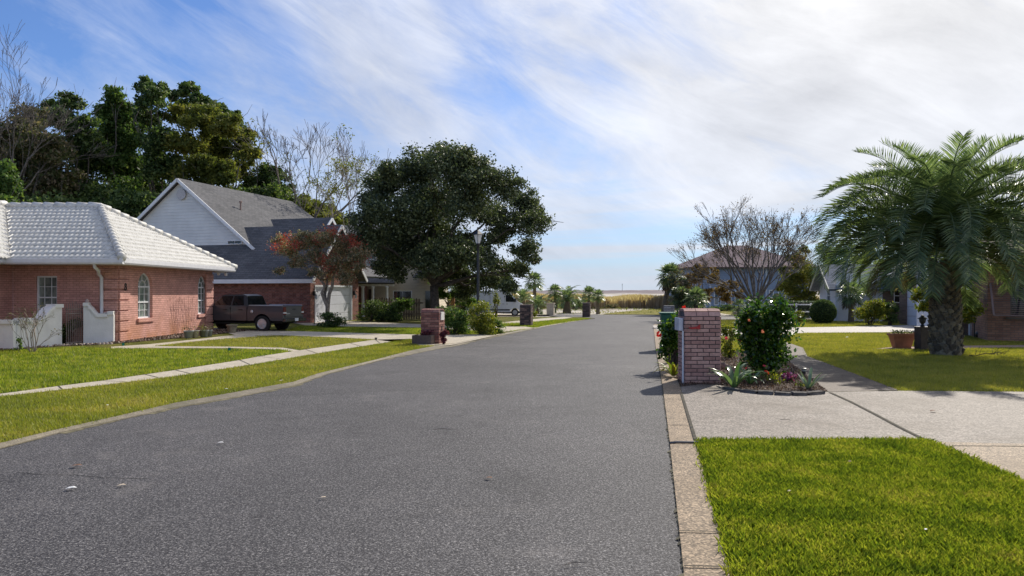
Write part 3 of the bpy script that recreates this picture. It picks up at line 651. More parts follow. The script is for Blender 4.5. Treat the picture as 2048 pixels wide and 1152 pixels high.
# tiles: real S-tile relief on each slope
def tile_slope(e0, e1, r0, r1, courses=14, pitch=.16, side=1):
    """eave e0->e1, ridge r0->r1 (local coords)"""
    e0, e1, r0, r1 = map(Vector, (e0,e1,r0,r1)); ed = (e1-e0).normalized(); Lh = (e1-e0).length
    nrm = ed.cross((r0-e0)).normalized();  nrm = nrm if nrm.z > 0 else -nrm
    sl0 = min(0, (r0-e0).dot(ed)); sl1 = max(Lh, (r1-e0).dot(ed)); LT = sl1-sl0
    nu = int(LT/pitch*8); vs = []; loops = []
    for c in range(courses):
        for tt, lift in ((c/courses, .042), ((c+1.06)/courses, .012)):
            a = e0.lerp(r0, min(tt,1)); b = e1.lerp(r1, min(tt,1)); wl = (b-a).dot(ed); s0 = (a-e0).dot(ed)
            for i in range(nu+1):
                q0 = sl0+LT*i/nu; s_ = min(max(q0, s0), s0+wl); ph = 2*math.pi*q0/pitch
                p = a+ed*(s_-s0)+nrm*(lift+.017*math.sin(ph)); vs.append(tuple(p))
        o = c*2*(nu+1)
        for i in range(nu): loops.append((o+i,o+i+1,o+nu+1+i+1,o+nu+1+i))
    # lips
    n0 = len(vs)
    for c in range(courses):
        for i in range(nu+1):
            p = Vector(vs[c*2*(nu+1)+i])-nrm*.05; vs.append(tuple(p))
        o = n0+c*(nu+1); f = c*2*(nu+1)
        for i in range(nu): loops.append((o+i,o+i+1,f+i+1,f+i))
    return vs, loops
EX = ex+.10; EY0 = ey0-.10; EY1 = ey1+.05; zr = 4.60; ym = 26.6-y_c; xa = -14.6-x_w; xb = -17.95-x_w; zed = 2.545
allv, allf = [], []
for args in (((-2.6,EY0,zed),(EX,EY0,zed),(xb,ym,zr),(xa,ym,zr)), ((EX,EY0,zed),(EX,EY1,zed),(xa,ym,zr),(xa,ym,zr)), ((EX,EY1,zed),(-uL,EY1,zed),(xa,ym,zr),(-uL,ym,zr))):
    v_, f_ = tile_slope(*args); o = len(allv); allv += v_; allf += [tuple(i+o for i in f) for f in f_]
# wing to the left whose slope rises leftward from its own eave
v_, f_ = tile_slope((-2.63,-9,zed+.03),(-2.63,EY0+.02,zed+.03),(-5.85,-9,zr+.03),(-5.85,ym,zr+.03)); o = len(allv); allv += v_; allf += [tuple(i+o for i in f) for f in f_]
roof = npmesh('roof', allv, [i for f in allf for i in f], [4]*len(allf), TILE, t, smooth=False)
cap = MB()
def hipcap(a, b, n):
    a, b = Vector(a), Vector(b)
    for i in range(n):
        p, q_ = a.lerp(b, i/n), a.lerp(b, (i+1.12)/n); cap.tube([p+Vector((0,0,.05)), q_+Vector((0,0,.03))], [.13,.10], 8)
hipcap((EX,EY0,zed), (xa,ym,zr), 17); hipcap((EX,EY1,zed), (xa,ym,zr), 17); hipcap((xb-1,ym,zr), (xa,ym,zr), 11); hipcap((-5.87,ym,zr+.05),(-5.87,-9,zr+.05),30)
cp = cap.build('ridge_cap', TILE, roof, True)
wg = MB(); wall_face(wg, (-3.25,-9,0), (0,1,0), (1,0,0), 8.98, ze); wall_face(wg, (-9,-9,0), (1,0,0), (0,-1,0), 5.75, ze); wg.build('wall', PINK, t)
wgg = MB(); gutter(wgg, (-2.85,-9,2.42), (-2.85,ey0-.13,2.42), (1,0,0)); wgg.box(-3.3,-2.86,-9,ey0,2.44,2.46); wgg.build('gutter', gt, t)
# downspout
ds = MB(); xd = (203-CX)/F*23.0-x_w; xt = (194-CX)/F*22.3-x_w
ds.tube([(xt,ey0+.05,2.42),(xt,ey0+.08,2.32),(xt+.02,ey0+.25,2.22),(xd-.03,-.22,2.14),(xd,-.10,2.03),(xd,-.09,1.0),(xd,-.09,.05)], [.05]*7, 8); ds.build('downspout', gt, t, True)
# house number 8 on the street face
num = MB()
for zc, r_ in ((1.80,.042),(1.70,.052)):
    pts = [(.062, .30+r_*math.cos(a), zc+r_*1.15*math.sin(a)) for a in [2*math.pi*k/14 for k in range(15)]]; num.tube(pts, .018, 6)
num.build('house_number', black_iron, t, True)
fl = MB(); yy = y_f-y_c+.28; fl.lathe([(.03,0),(.06,.02),(.07,.10),(.05,.14)], 10, (.18,yy-.1,2.26)); fl.lathe([(.03,0),(.06,.02),(.07,.10),(.05,.14)], 10, (.42,yy+.05,2.24)); fl.bar((.05,yy-.25,2.38),(.4,yy,2.38),.05,.05); fl.build('flood_light', white_trim, t, True)

# ---------------- courtyard walls and gate
STUC = plain('white_stucco', (.80,.78,.75), .85, var=.07, scale=2.5, bmp=.3)
def swoopwall(name, label, A, B, prof, th=.2, extra=None):
    A, B = Vector((*A,0)), Vector((*B,0)); u = (B-A).normalized(); n = Vector((u.y,-u.x,0))
    tt = thing(name, label, 'wall', A, math.atan2(u.y,u.x)); Ln = (B-A).length
    pts = [(0,0)]+[(p*Ln, z) for p, z in prof]+[(Ln,0)]
    mb = MB(); mb.prism(pts, (0,0,0), (1,0,0), (0,0,1), (0,-1,0), th); mb.build('wall', STUC, tt)
    cp = MB(); top = [(p*Ln, z) for p, z in prof]
    for (a,za),(b,zb) in zip(top[:-1], top[1:]):
        if b-a < .002: continue
        vs = [(x,y,z) for x,z0 in ((a,za),(b,zb)) for y,z in ((-.06,z0-.09),(th+.06,z0-.09),(th+.06,z0+.014),(-.06,z0+.014))]
        cp.add(vs, [(0,1,2,3),(7,6,5,4),(0,4,5,1),(1,5,6,2),(2,6,7,3),(3,7,4,0)])
    cp.build('coping', STUC, tt)
    if extra: extra(tt, Ln)
    return tt
sw = [(0,1.25),(.17,1.25),(.171,1.17)]+[(.17+.34*k/9, .91+.26*(.5+.5*math.cos(math.pi*k/9))**1.1) for k in range(1,10)]+[(.80,.91),(.801,.985),(1.0,.985)]
def orn(tt, Ln):
    m_ = MB(); m_.lathe([(.03,1.25),(.07,1.27),(.05,1.31),(.06,1.34),(.02,1.37),(.001,1.38)], 9, (.08,.1,0)); m_.build('finial', plain('finial_pink', (.5,.38,.34), .8), tt, True)
swoopwall('courtyard_wall', 'white stucco courtyard wall with swooping top between iron gate and pink house', (-12.93,22.62), (-12.14,22.86), sw, .2, orn)
swl = [(0,.80),(.10,.80),(.101,.86),(.26,.86),(.261,.80),(.42,.80)]+[(.42+.38*k/9, .80+.36*(.5-.5*math.cos(math.pi*k/9))**1.1) for k in range(1,10)]+[(.801,1.22),(1.0,1.22)]
swoopwall('courtyard_wall', 'white stucco courtyard wall with swooping top left of the iron gate, bare shrub before it', (-13.42,20.35), (-13.17,21.95), swl)
swoopwall('courtyard_wall', 'low straight white stucco wall at the left edge of the photo', (-18,20.0), (-13.45,20.22), [(0,.82),(1,.82)])
gA, gB = Vector((-13.14,22.08,0)), Vector((-12.98,22.66,0)); gu = (gB-gA).normalized(); gl = (gB-gA).length
t = thing('iron_gate', 'brown iron gate of vertical bars between the white swooping walls', 'gate', gA, math.atan2(gu.y,gu.x))
rust = plain('gate_iron', (.22,.17,.15), .6, var=.3); mb = MB()
for k in range(9):
    x = .03+(gl-.06)*k/8; zt = 1.18+.13*math.sin(math.pi*k/8)+(.03 if k%2 else 0); mb.tube([(x,0,.04),(x,0,zt-.05),(x,0,zt)], [.011,.011,.002], 5)
mb.build('bar', rust, t)
mb = MB()
for z in (.07,.93,1.06): mb = MB(); mb.box(0,gl,-.012,.012,z,z+.03); mb.build('rail', rust, t)
mb = MB()
for s in (-1,1):
    mb.tube([(gl/2+s*.01,-.02,.30),(gl/2+s*.05,-.02,.42),(gl/2+s*.01,-.02,.52),(gl/2+s*.04,-.02,.62),(gl/2+s*.01,-.02,.74)], .005, 5)
mb.build('scroll', rust, t)
mb = MB(); e0, e1 = Vector((-13.35,21.55,0)), Vector((-11.95,22.35,0))
for k in range(17): p = e0.lerp(e1, k/16); mb.lathe([(.055,0),(.055,.05),(.03,.085)], 8, tuple(p))
tag(mb.build('edging', plain('edging', (.42,.34,.28), .9)), 'scalloped masonry edging at the foot of the iron gate', 'edging')
# trellises
for k, (px0, px1, lab) in enumerate(((336,362,'left of two thin wire trellises on the pink wall'),(356,392,'right of two thin wire trellises on the pink wall, nearer the far arched window'))):
    ya, yb = yat(px0, x_w)-y_c+y_c, yat(px1, x_w); t = thing('trellis', lab, 'trellis', (x_w+.05, ya, 0), 0, 'wire trellises on the pink wall'); wd = yb-ya; mb = MB()
    for j in range(5): mb.tube([(.0, wd*(.5+(j-2)*.08), .05), (.0, wd*(j/4), 1.45-.06*abs(j-2))], .004, 4)
    for j in (0,3): mb.tube([(.01,wd*(1-j/4-.05),.1),(.01,wd*(j/4),1.4)], .0035, 4)
    for z in (.55,1.0): mb.tube([(.01,wd*.2,z),(.01,wd*.85,z+.03)], .005, 4)
    mb.build('frame', plain('trellis_wire', (.16,.08,.06), .7), t)

# ---------------- the grey-roofed house with the white gable
BR2 = brickmat('red_brick', (.27,.095,.065), (.20,.07,.055), (.20,.16,.14), .2, .072, .010, .85, None, .6, .35)
SHG = shinglemat('shingle_grey', (.115,.115,.12), (.155,.152,.155)); SID = sidingmat('white_siding', (.72,.715,.68), .17); BEI = sidingmat('beige_siding', (.50,.42,.30), .18)
ang2 = math.atan2(.96,.28)                                        # local x = along the street (away), local y = away from street
t = thing('brick_house', 'red brick house with grey shingle roofs, tall white gable and white garage door', 'house', (-10.0,37.2,0), ang2); H2 = t
GD = (1.02-.62, 4.15, 0, 1.95); ez = 2.16; fw_ = 5.0
mb = MB(); wall_face(mb, (0,0,0), (1,0,0), (0,-1,0), fw_, ez, [(.45,4.2,0,1.86)], .12)
wall_face(mb, (0,0,0), (0,1,0), (-1,0,0), 13, ez); wall_face(mb, (fw_,0,0), (0,1,0), (1,0,0), 6, ez)
# brick gable above the garage door
hz = 5.13; pk = 2.5; mb.add([(0,0,ez),(fw_,0,ez),(pk,0,hz-.12)], [(0,1,2)])
mb.build('wall', BR2, t)
mb = MB()
for k in range(4): mb.box(.45,4.2,.07-.0,.115,k*.465+.004,(k+1)*.465-.006)
mb.build('garage_door', plain('door_white', (.66,.68,.74), .5, var=.05), t)
mb = MB(); mb.box(.40,.47,-.02,.12,0,1.90); mb.box(4.18,4.25,-.02,.12,0,1.90); mb.box(.40,4.25,-.021,.121,1.84,1.93); mb.build('door_frame', white_trim, t)
def slope(mb, pts, th=.10):
    pts = [Vector(p) for p in pts]; n = (pts[1]-pts[0]).cross(pts[2]-pts[0]).normalized(); n = n if n.z > 0 else -n; k = len(pts)
    lo = [p-n*th for p in pts]; mb.add(pts+lo, [tuple(range(k)), tuple(range(2*k-1,k-1,-1))]+[(i,i+k,(i+1)%k+k,(i+1)%k) for i in range(k)])
sl_ = (hz-ez)/(pk+.32)
mb = MB(); slope(mb, [(-.35,-.35,ez+.06),(-.35,13,ez+.06),(pk,13,hz),(pk,-.35,hz)]); slope(mb, [(fw_+.35,-.35,ez+.06),(pk,-.35,hz),(pk,8,hz),(fw_+.35,8,ez+.06)])
a_, sap, zap = 1.5, 8.97, 7.8; m2 = .80; ta = 10.9
slope(mb, [(a_-.25,sap,zap),(a_-.25,sap-4.85,zap-m2*4.85),(a_+ta+1.9,sap-4.85,zap-m2*4.85),(a_+ta,sap,zap)], .12)
slope(mb, [(a_-.25,sap,zap),(a_+ta,sap,zap),(a_+ta+1.9,sap+5.2,zap-m2*5.2),(a_-.25,sap+5.2,zap-m2*5.2)], .12)
slope(mb, [(a_+ta,sap,zap),(a_+ta+1.9,sap-4.85,zap-m2*4.85),(a_+ta+1.9,sap+5.2,zap-m2*5.2)], .12)
slope(mb, [(6.5,2.55,5.96),(6.5,7.2,5.96),(4.3,7.2,4.0),(4.3,2.55,4.0)], .1); slope(mb, [(6.5,2.55,5.96),(8.7,2.55,4.0),(8.7,7.2,4.0),(6.5,7.2,5.96)], .1)
slope(mb, [(5.0,-.2,ez+.3),(8.8,-.2,ez+.3),(8.8,4.3,4.2),(5.0,4.3,4.2)], .1)
rf = mb.build('roof', SHG, t)
v_ = MB(); v_.tube([(4.2,7.1,6.2),(4.2,7.1,6.75)], .05, 6); v_.lathe([(.09,6.72),(.09,6.8),(.02,6.84)], 8, (4.2,7.1,0)); v_.build('vent', plain('vent', (.3,.2,.16), .6), rf)
# main body under the big roof: white siding gable towards the camera
mb = MB(); mb.add([(a_,sap-4.62,zap-m2*4.62-.2),(a_,sap+4.95,2.2),(a_,sap+4.95,zap-m2*4.95-.2),(a_,sap,zap-.2),(a_,sap-4.62,2.2)], [(0,4,1,2,3)])
mb.quad((a_,sap-4.62,1.5),(a_+ta+1.5,sap-4.62,1.5),(a_+ta+1.5,sap-4.62,zap-m2*4.62-.2),(a_,sap-4.62,zap-m2*4.62-.2)); mb.quad((a_+ta+1.5,sap-4.62,0),(a_+ta+1.5,sap+4.9,0),(a_+ta+1.5,sap+4.9,4),(a_+ta+1.5,sap-4.62,4)); mb.quad((a_,sap+4.93,0),(a_+ta+1.5,sap+4.93,0),(a_+ta+1.5,sap+4.93,3.7),(a_,sap+4.93,3.7))
mb.add([(4.5,2.85,4.0),(8.5,2.85,4.0),(6.5,2.85,5.8)], [(0,1,2)])
mb.build('gable_wall', SID, t)
mb = MB()
def rake(p, q, w_=.16): mb.bar(p, q, .05, w_, (0,0,1))
rake((a_-.27,sap,zap-.1),(a_-.27,sap-4.87,zap-m2*4.87-.1)); rake((a_-.27,sap,zap-.1),(a_-.27,sap+5.2,zap-m2*5.2-.1))
rake((-.35,-.37,ez),(pk,-.37,hz-.08)); rake((fw_+.35,-.37,ez),(pk,-.37,hz-.08)); rake((4.3,2.5,3.92),(6.5,2.5,5.88)); rake((8.7,2.5,3.92),(6.5,2.5,5.88))
mb.box(-.42,-.34,-.36,13,ez-.15,ez+.05); mb.box(-.34,-.001,-.3,13,ez-.145,ez-.12)
mb.build('fascia', white_trim, t)
mb = MB(); cvx = sap-.0; mb.v = []; mb.lathe([(.0,0),(.30,0),(.30,.05),(.22,.055),(.0,.055)], 16); mb.v = [(a_-.06+z*1.0, sap-.12+x, 6.92+y) for x,y,z in [(p[0],p[1],-p[2]) for p in mb.v]]; mb.build('gable_vent', plain('vent_grey', (.50,.49,.50), .7, var=.2, scale=30), t)
# small double window low in the gable
P0 = Vector((-14.0,0,0)); window(t, (a_,0,0), (0,1,0), (-1,0,0), 5.02, 5.92, 4.12, 4.34, 2, 1, 0, -.03, sash=False, gm=GLASSD, fw=.04)
for yy, lb in ((.28,1),(4.42,2)):
    f = MB(); f.box(yy-.07,yy+.07,-.16,-.02,1.40,1.45); f.box(yy-.05,yy+.05,-.10,-.0,1.45,1.62); f.tube([(yy,-.16,1.62),(yy,-.25,1.58)],.02,5); lt = f.build('wall_lamp', black_iron, t)
    f = MB(); f.lathe([(.05,1.22),(.06,1.40)], 8, (yy,-.16,0)); f.build('lamp_glass', plain('lamp_glass', (.45,.5,.52), .2), lt)

# ---------------- beige house behind the big oak
t = thing('siding_house', 'two storey beige sided house half hidden behind the big dark oak', 'house', (-4.9,49,0)); H3 = t
bl = 9.5; mb = MB()
wd = lambda px: (px-CX)/F*49+4.9+bl
wall_face(mb, (-bl,0,0), (1,0,0), (0,-1,0), bl, 4.3, [(wd(786),wd(824),1.0,1.66),(wd(733),wd(752),3.3,4.1)], .1); wall_face(mb, (0,0,0), (0,1,0), (1,0,0), 8.5, 4.3); wall_face(mb, (-bl,8.5,0),(0,-1,0),(-1,0,0),8.5,4.3); wall_face(mb,(0,8.5,0),(-1,0,0),(0,1,0),bl,4.3)
mb.build('wall', BEI, t)
window(t, (-bl,0,0), (1,0,0), (0,-1,0), wd(786), wd(824), 1.0, 1.66, 2, 1, 0, .05, sash=False, gm=GLASSD); window(t, (-bl,0,0), (1,0,0), (0,-1,0), wd(733), wd(752), 3.3, 4.1, 2, 2, 0, .05, gm=GLASS)
mb = MB(); slope(mb, [(-bl-.4,-.4,4.25),(.4,-.4,4.25),(-1.8,4.2,6.3),(-bl-.4,4.2,6.3)]); slope(mb, [(.4,-.4,4.25),(.4,8.9,4.25),(-1.8,4.2,6.3)]); slope(mb, [(.4,8.9,4.25),(-bl-.4,8.9,4.25),(-bl-.4,4.2,6.3),(-1.8,4.2,6.3)])
slope(mb, [(wd(720)-bl,-2.6,2.15),(wd(802)-bl,-2.6,2.15),(wd(790)-bl,-.01,3.15),(wd(728)-bl,-.01,3.15)]); slope(mb, [(wd(830)-bl,-1.2,2.55),(wd(885)-bl,-1.2,2.55),(wd(885)-bl,-.01,2.95),(wd(838)-bl,-.01,2.95)])
mb.build('roof', SHG, t)
mb = MB(); mb.box(wd(722)-bl,wd(800)-bl,-2.55,-2.40,1.93,2.06); mb.box(-bl,0,-.03,-.001,4.12,4.24); mb.box(-.09,0,-.028,-.001,0,4.12); mb.build('fascia', plain('cream_trim', (.55,.52,.44), .6), t)
for px in (726,746,774):
    mb = MB(); x = (px-CX)/F*46.6+4.9; mb.lathe([(.13,0),(.13,.08),(.10,.12),(.085,1.8),(.12,1.86),(.12,1.93)], 14, (x,-2.45,0)); mb.build('column', white_trim, t, True)
mb = MB(); mb.box(wd(700)-bl,wd(735)-bl,-1.5,-.01,0,2.1); mb.build('entry_wall', BR2, t)
mb = MB(); mb.box(wd(738)-bl,wd(750)-bl,-.06,-.01,.0,1.75); mb.build('door', plain('door_dark', (.05,.035,.03), .5), t)
mb = MB(); mb.box(wd(852)-bl-.03,wd(862)-bl,-.06,-.01,.0,1.62); mb.build('patio_door', GLASSD, t)

# wooden fences between the two
WOOD = plain('fence_wood', (.20,.155,.12), .9, var=.4, scale=5)
def fence(label, a, b, h, bw=.12):
    a, b = Vector((*a,0)), Vector((*b,0)); u = (b-a).normalized(); Ln = (b-a).length; t = thing('picket_fence', label, 'fence', a, math.atan2(u.y,u.x)); mb = MB(); k = int(Ln/(bw+.02)); rr = random.Random(int(Ln*100))
    for i in range(k):
        x = i*(bw+.02); hh = h*rr.uniform(.95,1.03); mb.prism([(x,0),(x+bw,0),(x+bw,hh-.06),(x+bw*.7,hh),(x+bw*.3,hh),(x,hh-.06)], (0,rr.uniform(-.01,.01),0), (1,0,0), (0,0,1), (0,-1,0), .02)
    mb.build('picket', WOOD, t)
    for z in (h*.25,h*.75): mb = MB(); mb.box(0,Ln,.025,.065,z,z+.08); mb.build('rail', WOOD, t)
fence('weathered grey picket fence below the double black window', ((806-CX)/F*42,42), ((846-CX)/F*42,42), 1.22)
fence('dark picket fence seen between the porch columns', ((748-CX)/F*44.5,44.5), ((784-CX)/F*44.5,44.5), 1.25)
t = thing('timber_post', 'orange timber post beside the oak trunk with a small red banner', 'post', (*G(905,626.5)[:1],G(905,626.5)[1],0) if False else ((906-CX)/F*44,44,0))
mb = MB(); mb.box(-.10,.10,-.1,.1,0,1.62); mb.build('post', plain('orange_wood', (.50,.24,.12), .8, var=.2), t)
mb = MB(); mb.add([(-.12,-.12,1.55),(-.34,-.14,1.5),(-.30,-.13,1.12),(-.14,-.12,1.2)], [(0,1,2,3)]); mb.build('banner', plain('banner_red', (.5,.03,.03), .7), t)

# ---------------- white sided house on the right, with arched window and garage
angR = math.atan2(1,.18)
t = thing('siding_house', 'white sided house with small arched window gable behind the big palm', 'house', (17.25,39.9,0), angR); H4 = t
LAV = sidingmat('pale_siding', (.76,.74,.72), .13); BRN = brickmat('tan_brick', (.24,.17,.13), (.18,.12,.095), (.16,.13,.11), .2, .072, .01, .85, None, .5, .2)
# local x away from camera along the street, local y towards the street (left), so walls go to -y
gw = 3.9; ezr = 1.95
mb = MB(); wall_face(mb, (0,0,0), (1,0,0), (0,1,0), gw, ezr, [(1.35,2.15,.75,1.80)], .08); mb.add([(0,0,ezr),(gw,0,ezr),(gw/2,0,2.95)], [(0,1,2)])
arch_fill(mb, (0,0,0), (1,0,0), (0,1,0), 1.35, 2.15, 1.40, 1.80, .08)
wall_face(mb, (0,0,0), (0,-1,0), (-1,0,0), 2.3, ezr+.6); wall_face(mb, (gw,0,0), (0,-1,0), (1,0,0), 9, ezr)
mb.build('wall', LAV, t)
window(t, (0,0,0), (1,0,0), (0,1,0), 1.35, 2.15, .75, 1.40, 2, 2, .40, .05, gm=GLASSD)
mb = MB(); mb.box(-.05,.0-.001,-.10,.0,0,ezr+.1); mb.box(-.02,.08,.001,.03,0,ezr); mb.build('corner_board', white_trim, t)
mb = MB(); slope(mb, [(-.35,.45,ezr-.22),(gw/2,.45,3.10),(gw/2,-9,3.10),(-.35,-9,ezr-.22)], .12); slope(mb, [(gw+.35,.45,ezr-.22),(gw+.35,-9,ezr-.22),(gw/2,-9,3.10),(gw/2,.45,3.10)], .12)
slope(mb, [(-5.2,-2.2,2.3),(4,-2.2,2.3),(1,-8,5.6),(-2.2,-8,5.6)], .12); slope(mb, [(-5.2,-2.2,2.3),(-2.2,-8,5.6),(-5.2,-14,2.3)], .12)
mb.build('roof', shinglemat('shingle_blue', (.16,.18,.21), (.22,.24,.28)), t)
mb = MB(); mb.bar((-.36,.47,ezr-.26),(gw/2,.47,3.06),.04,.14); mb.bar((gw+.36,.47,ezr-.26),(gw/2,.47,3.06),.04,.14); mb.build('fascia', plain('rake_tan', (.62,.60,.52), .6), t)
mb = MB(); wall_face(mb, (-.0,-2.3,0), (0,-1,0), (-1,0,0), 2.6, 2.5, [(.55,.95,1.0,1.75)], .08); mb.build('brick_wall', BRN, t); mb = MB(); wall_face(mb, (-4.6,-2.9,0),(1,0,0),(0,1,0),.35,2.4); wall_face(mb, (-4.6,-2.9,0),(0,-1,0),(-1,0,0),7,2.3); mb.build('brick_wall', BRN, t); window(t, (0,-2.3,0), (0,-1,0), (-1,0,0), .55, .95, 1.0, 1.75, 1, 2, 0, .04, gm=GLASSD)
Ga = Vector((( 1812-CX)/F*35.6, 35.6, 0)); Gb = Vector(((1856-CX)/F*34.6, 34.6, 0))
# garage front, facing the street
T4 = Matrix.Translation((17.25,39.9,0)) @ Matrix.Rotation(angR,4,'Z'); I4 = T4.inverted(); ga = I4 @ Ga; gb = I4 @ Gb; gu = (gb-ga).normalized(); gn = Vector((gu.y,-gu.x,0)); gn = gn if (I4.to_3x3() @ Vector((-1,-.5,0))).dot(gn) > 0 else -gn
mb = MB(); wall_face(mb, ga-gu*.35, gu, gn, (gb-ga).length+3.4, 2.5, [(.35,.35+(gb-ga).length,0,1.75)], .1); mb.build('garage_wall', BRN, t)
mb = MB()
for k in range(4):
    c0 = ga-gn*.08+Vector((0,0,k*.437+.006)); mb.prism([(0,0),((gb-ga).length,0),((gb-ga).length,.426),(0,.426)], c0, gu, (0,0,1), gn, .03)
mb.build('garage_door', plain('door_white', (.66,.68,.74), .5), t)

# ---------------- brick house at the right edge with the raised shutter
c0 = G(1975,683); t = thing('brick_house', 'brown brick house with propped louvred shutter at the right edge', 'house', (c0[0], c0[1], 0), R(-22)); H5 = t
BR5 = brickmat('brown_brick', (.36,.19,.13), (.29,.15,.105), (.20,.14,.11), .21, .075, .011, .85, None, .6, .2)
mb = MB(); wall_face(mb, (0,0,0), (1,0,0), (0,-1,0), 7, 2.6, [(.62,1.9,.80,1.9)], .12); wall_face(mb, (0,0,0), (0,1,0), (-1,0,0), 8, 2.6); mb.build('wall', BR5, t)
window(t, (0,0,0), (1,0,0), (0,-1,0), .62, 1.9, .80, 1.9, 2, 1, 0, .08, gm=GLASSD, fm=plain('bronze', (.10,.08,.06), .5), sash=False)
mb = MB(); mb.box(.5,2.0,-.07,-.001,.72,.785); mb.build('sill', plain('bronze', (.1,.08,.06), .5), t)
mb = MB(); sx0, sx1 = .05, .98; A = Vector((0,-.04,1.85)); Bv = Vector((0,-.55,.86)); k = 16
for i in range(k+1):
    p = A.lerp(Bv, i/k); mb.box(sx0+.03,sx1-.03,p.y-.02,p.y+.025,p.z-.006,p.z+.006)
for x in (sx0, sx1-.04): mb.bar((x+.02,A.y,A.z),(x+.02,Bv.y,Bv.z),.05,.04)
mb.bar((sx0,Bv.y,Bv.z),(sx1,Bv.y,Bv.z),.05,.04); mb.build('shutter', plain('shutter', (.22,.15,.14), .6, var=.15), t)
mb = MB(); slope(mb, [(-.6,-.6,2.5),(7.5,-.6,2.5),(7.5,4,4.2),(3,4,4.2)]); slope(mb, [(-.6,-.6,2.5),(3,4,4.2),(3,5,4.2),(-.6,8.6,2.5)]); mb.build('roof', shinglemat('shingle_brown', (.12,.09,.08), (.17,.13,.11)), t)
# white sided link with brick base between the palm trunk and that house
t = thing('siding_house', 'white sided wall section with low brick wing seen between palm trunk and shutter house', 'house', ((1945-CX)/F*26.5,26.5,0), R(-8))
mb = MB(); wall_face(mb, (0,0,0), (1,0,0), (0,-1,0), 1.6, 2.6); wall_face(mb, (0,0,0), (0,1,0), (-1,0,0), 5, 2.6); mb.build('wall', LAV, t)
mb = MB(); wall_face(mb, (-.55,.3,0), (1,0,0), (0,-1,0), .54, .72); wall_face(mb, (-.55,.3,.0), (0,1,0), (-1,0,0), .6, .72); mb.quad((-.55,.3,.72),(-.01,.3,.72),(-.01,.9,.72),(-.55,.9,.72)); mb.build('brick_wall', BRN, t)
mb = MB(); mb.box(-.05,.06,-.03,-.001,0,2.6); mb.build('corner_board', white_trim, t)
mb = MB(); slope(mb, [(-.4,-.4,2.5),(2.2,-.4,2.5),(2.2,3,3.9),(-.4,3,3.9)]); mb.build('roof', shinglemat('shingle_brown', (.12,.09,.08), (.17,.13,.11)), t)

# ---------------- far blue house behind the bare tree
t = thing('blue_house', 'pale blue house with hipped mauve roof behind the bare vase shaped tree', 'house', ((1388-CX)/F*66,66,0)); H6 = t
BLU = sidingmat('blue_siding', (.22,.29,.42), .2); wl = (1625-1388)/F*66; mb = MB()
ops = []
U = lambda px: (px-1388)/F*66
for a, b in ((1428,1438),(1441,1452),(1456,1464),(1538,1548),(1556,1572),(1578,1590)): ops.append((U(a),U(b),.9-.5,1.75))
wall_face(mb, (0,0,0), (1,0,0), (0,-1,0), wl, 3.9, ops, .12); wall_face(mb, (0,0,0), (0,1,0), (-1,0,0), 11, 3.9); wall_face(mb, (wl,0,0), (0,1,0), (1,0,0), 11, 3.9); mb.build('wall', BLU, t)
for o_ in ops: window(t, (0,0,0), (1,0,0), (0,-1,0), *o_, 1, 2, 0, .06, gm=GLASSB, fw=.08)
mb = MB(); slope(mb, [(-.5,-.6,3.75),(wl+.5,-.6,3.75),(U(1530),5,5.95),(U(1486),5,5.95)]); slope(mb, [(-.5,-.6,3.75),(U(1486),5,5.95),(-.5,11.6,3.75)]); slope(mb, [(wl+.5,-.6,3.75),(wl+.5,11.6,3.75),(U(1530),5,5.95)])
mb.build('roof', shinglemat('shingle_mauve', (.16,.115,.13), (.21,.155,.17)), t)
for a in (1420,1470,1532,1596): mb = MB(); mb.box(U(a)-.07,U(a)+.07,-.09,-.001,0,3.7); mb.build('pilaster', plain('pale_blue_trim', (.50,.58,.72), .6), t)
# ------------------------------------------------------------ leaf materials
L_OAK = leafmat('leaf_oak', [(0,(.022,.034,.018)),(.5,(.065,.09,.042)),(.85,(.14,.165,.08)),(1,(.22,.25,.14))], .25, .5, .35)
L_DRK = leafmat('leaf_dark', [(0,(.02,.045,.016)),(.5,(.065,.105,.038)),(.9,(.14,.19,.065)),(1,(.23,.27,.10))], .38, .55, .25)
L_GRN = leafmat('leaf_green', [(0,(.03,.07,.02)),(.5,(.075,.13,.036)),(.9,(.15,.22,.06)),(1,(.23,.27,.09))], .38, .55, .25)
L_OLV = leafmat('leaf_olive', [(0,(.05,.075,.018)),(.45,(.125,.145,.04)),(.8,(.22,.20,.045)),(1,(.32,.26,.07))], .45, .55, .2, big=.35)
L_VIN = leafmat('leaf_viney', [(0,(.045,.05,.022)),(.45,(.10,.125,.05)),(.75,(.18,.15,.10)),(1,(.28,.22,.16))], .3, .7, .2)
L_HIB = leafmat('leaf_hibiscus', [(0,(.018,.05,.010)),(.5,(.04,.095,.014)),(.85,(.08,.17,.02)),(1,(.20,.27,.03))], .38, .22, .6)
L_YEL = leafmat('leaf_yellowgreen', [(0,(.06,.09,.012)),(.5,(.15,.18,.02)),(.9,(.28,.26,.03)),(1,(.36,.30,.05))], .4, .45, .4)
L_CRP = leafmat('leaf_crape', [(0,(.07,.08,.045)),(.4,(.17,.17,.10)),(.7,(.30,.27,.19)),(.88,(.42,.20,.12)),(1,(.60,.50,.40))], .38, .45, .4)
L_BRN = leafmat('leaf_brown', [(0,(.06,.045,.02)),(.5,(.16,.10,.03)),(.9,(.28,.17,.05)),(1,(.34,.22,.06))], .3, .6, .2)
L_RED = leafmat('leaf_maroon', [(0,(.05,.012,.02)),(.6,(.14,.03,.05)),(1,(.25,.07,.09))], .3, .5, .4)
L_PALM = leafmat('leaf_palm', [(0,(.06,.095,.05)),(.5,(.13,.185,.095)),(.9,(.23,.29,.15)),(1,(.34,.37,.21))], .38, .36, .5)
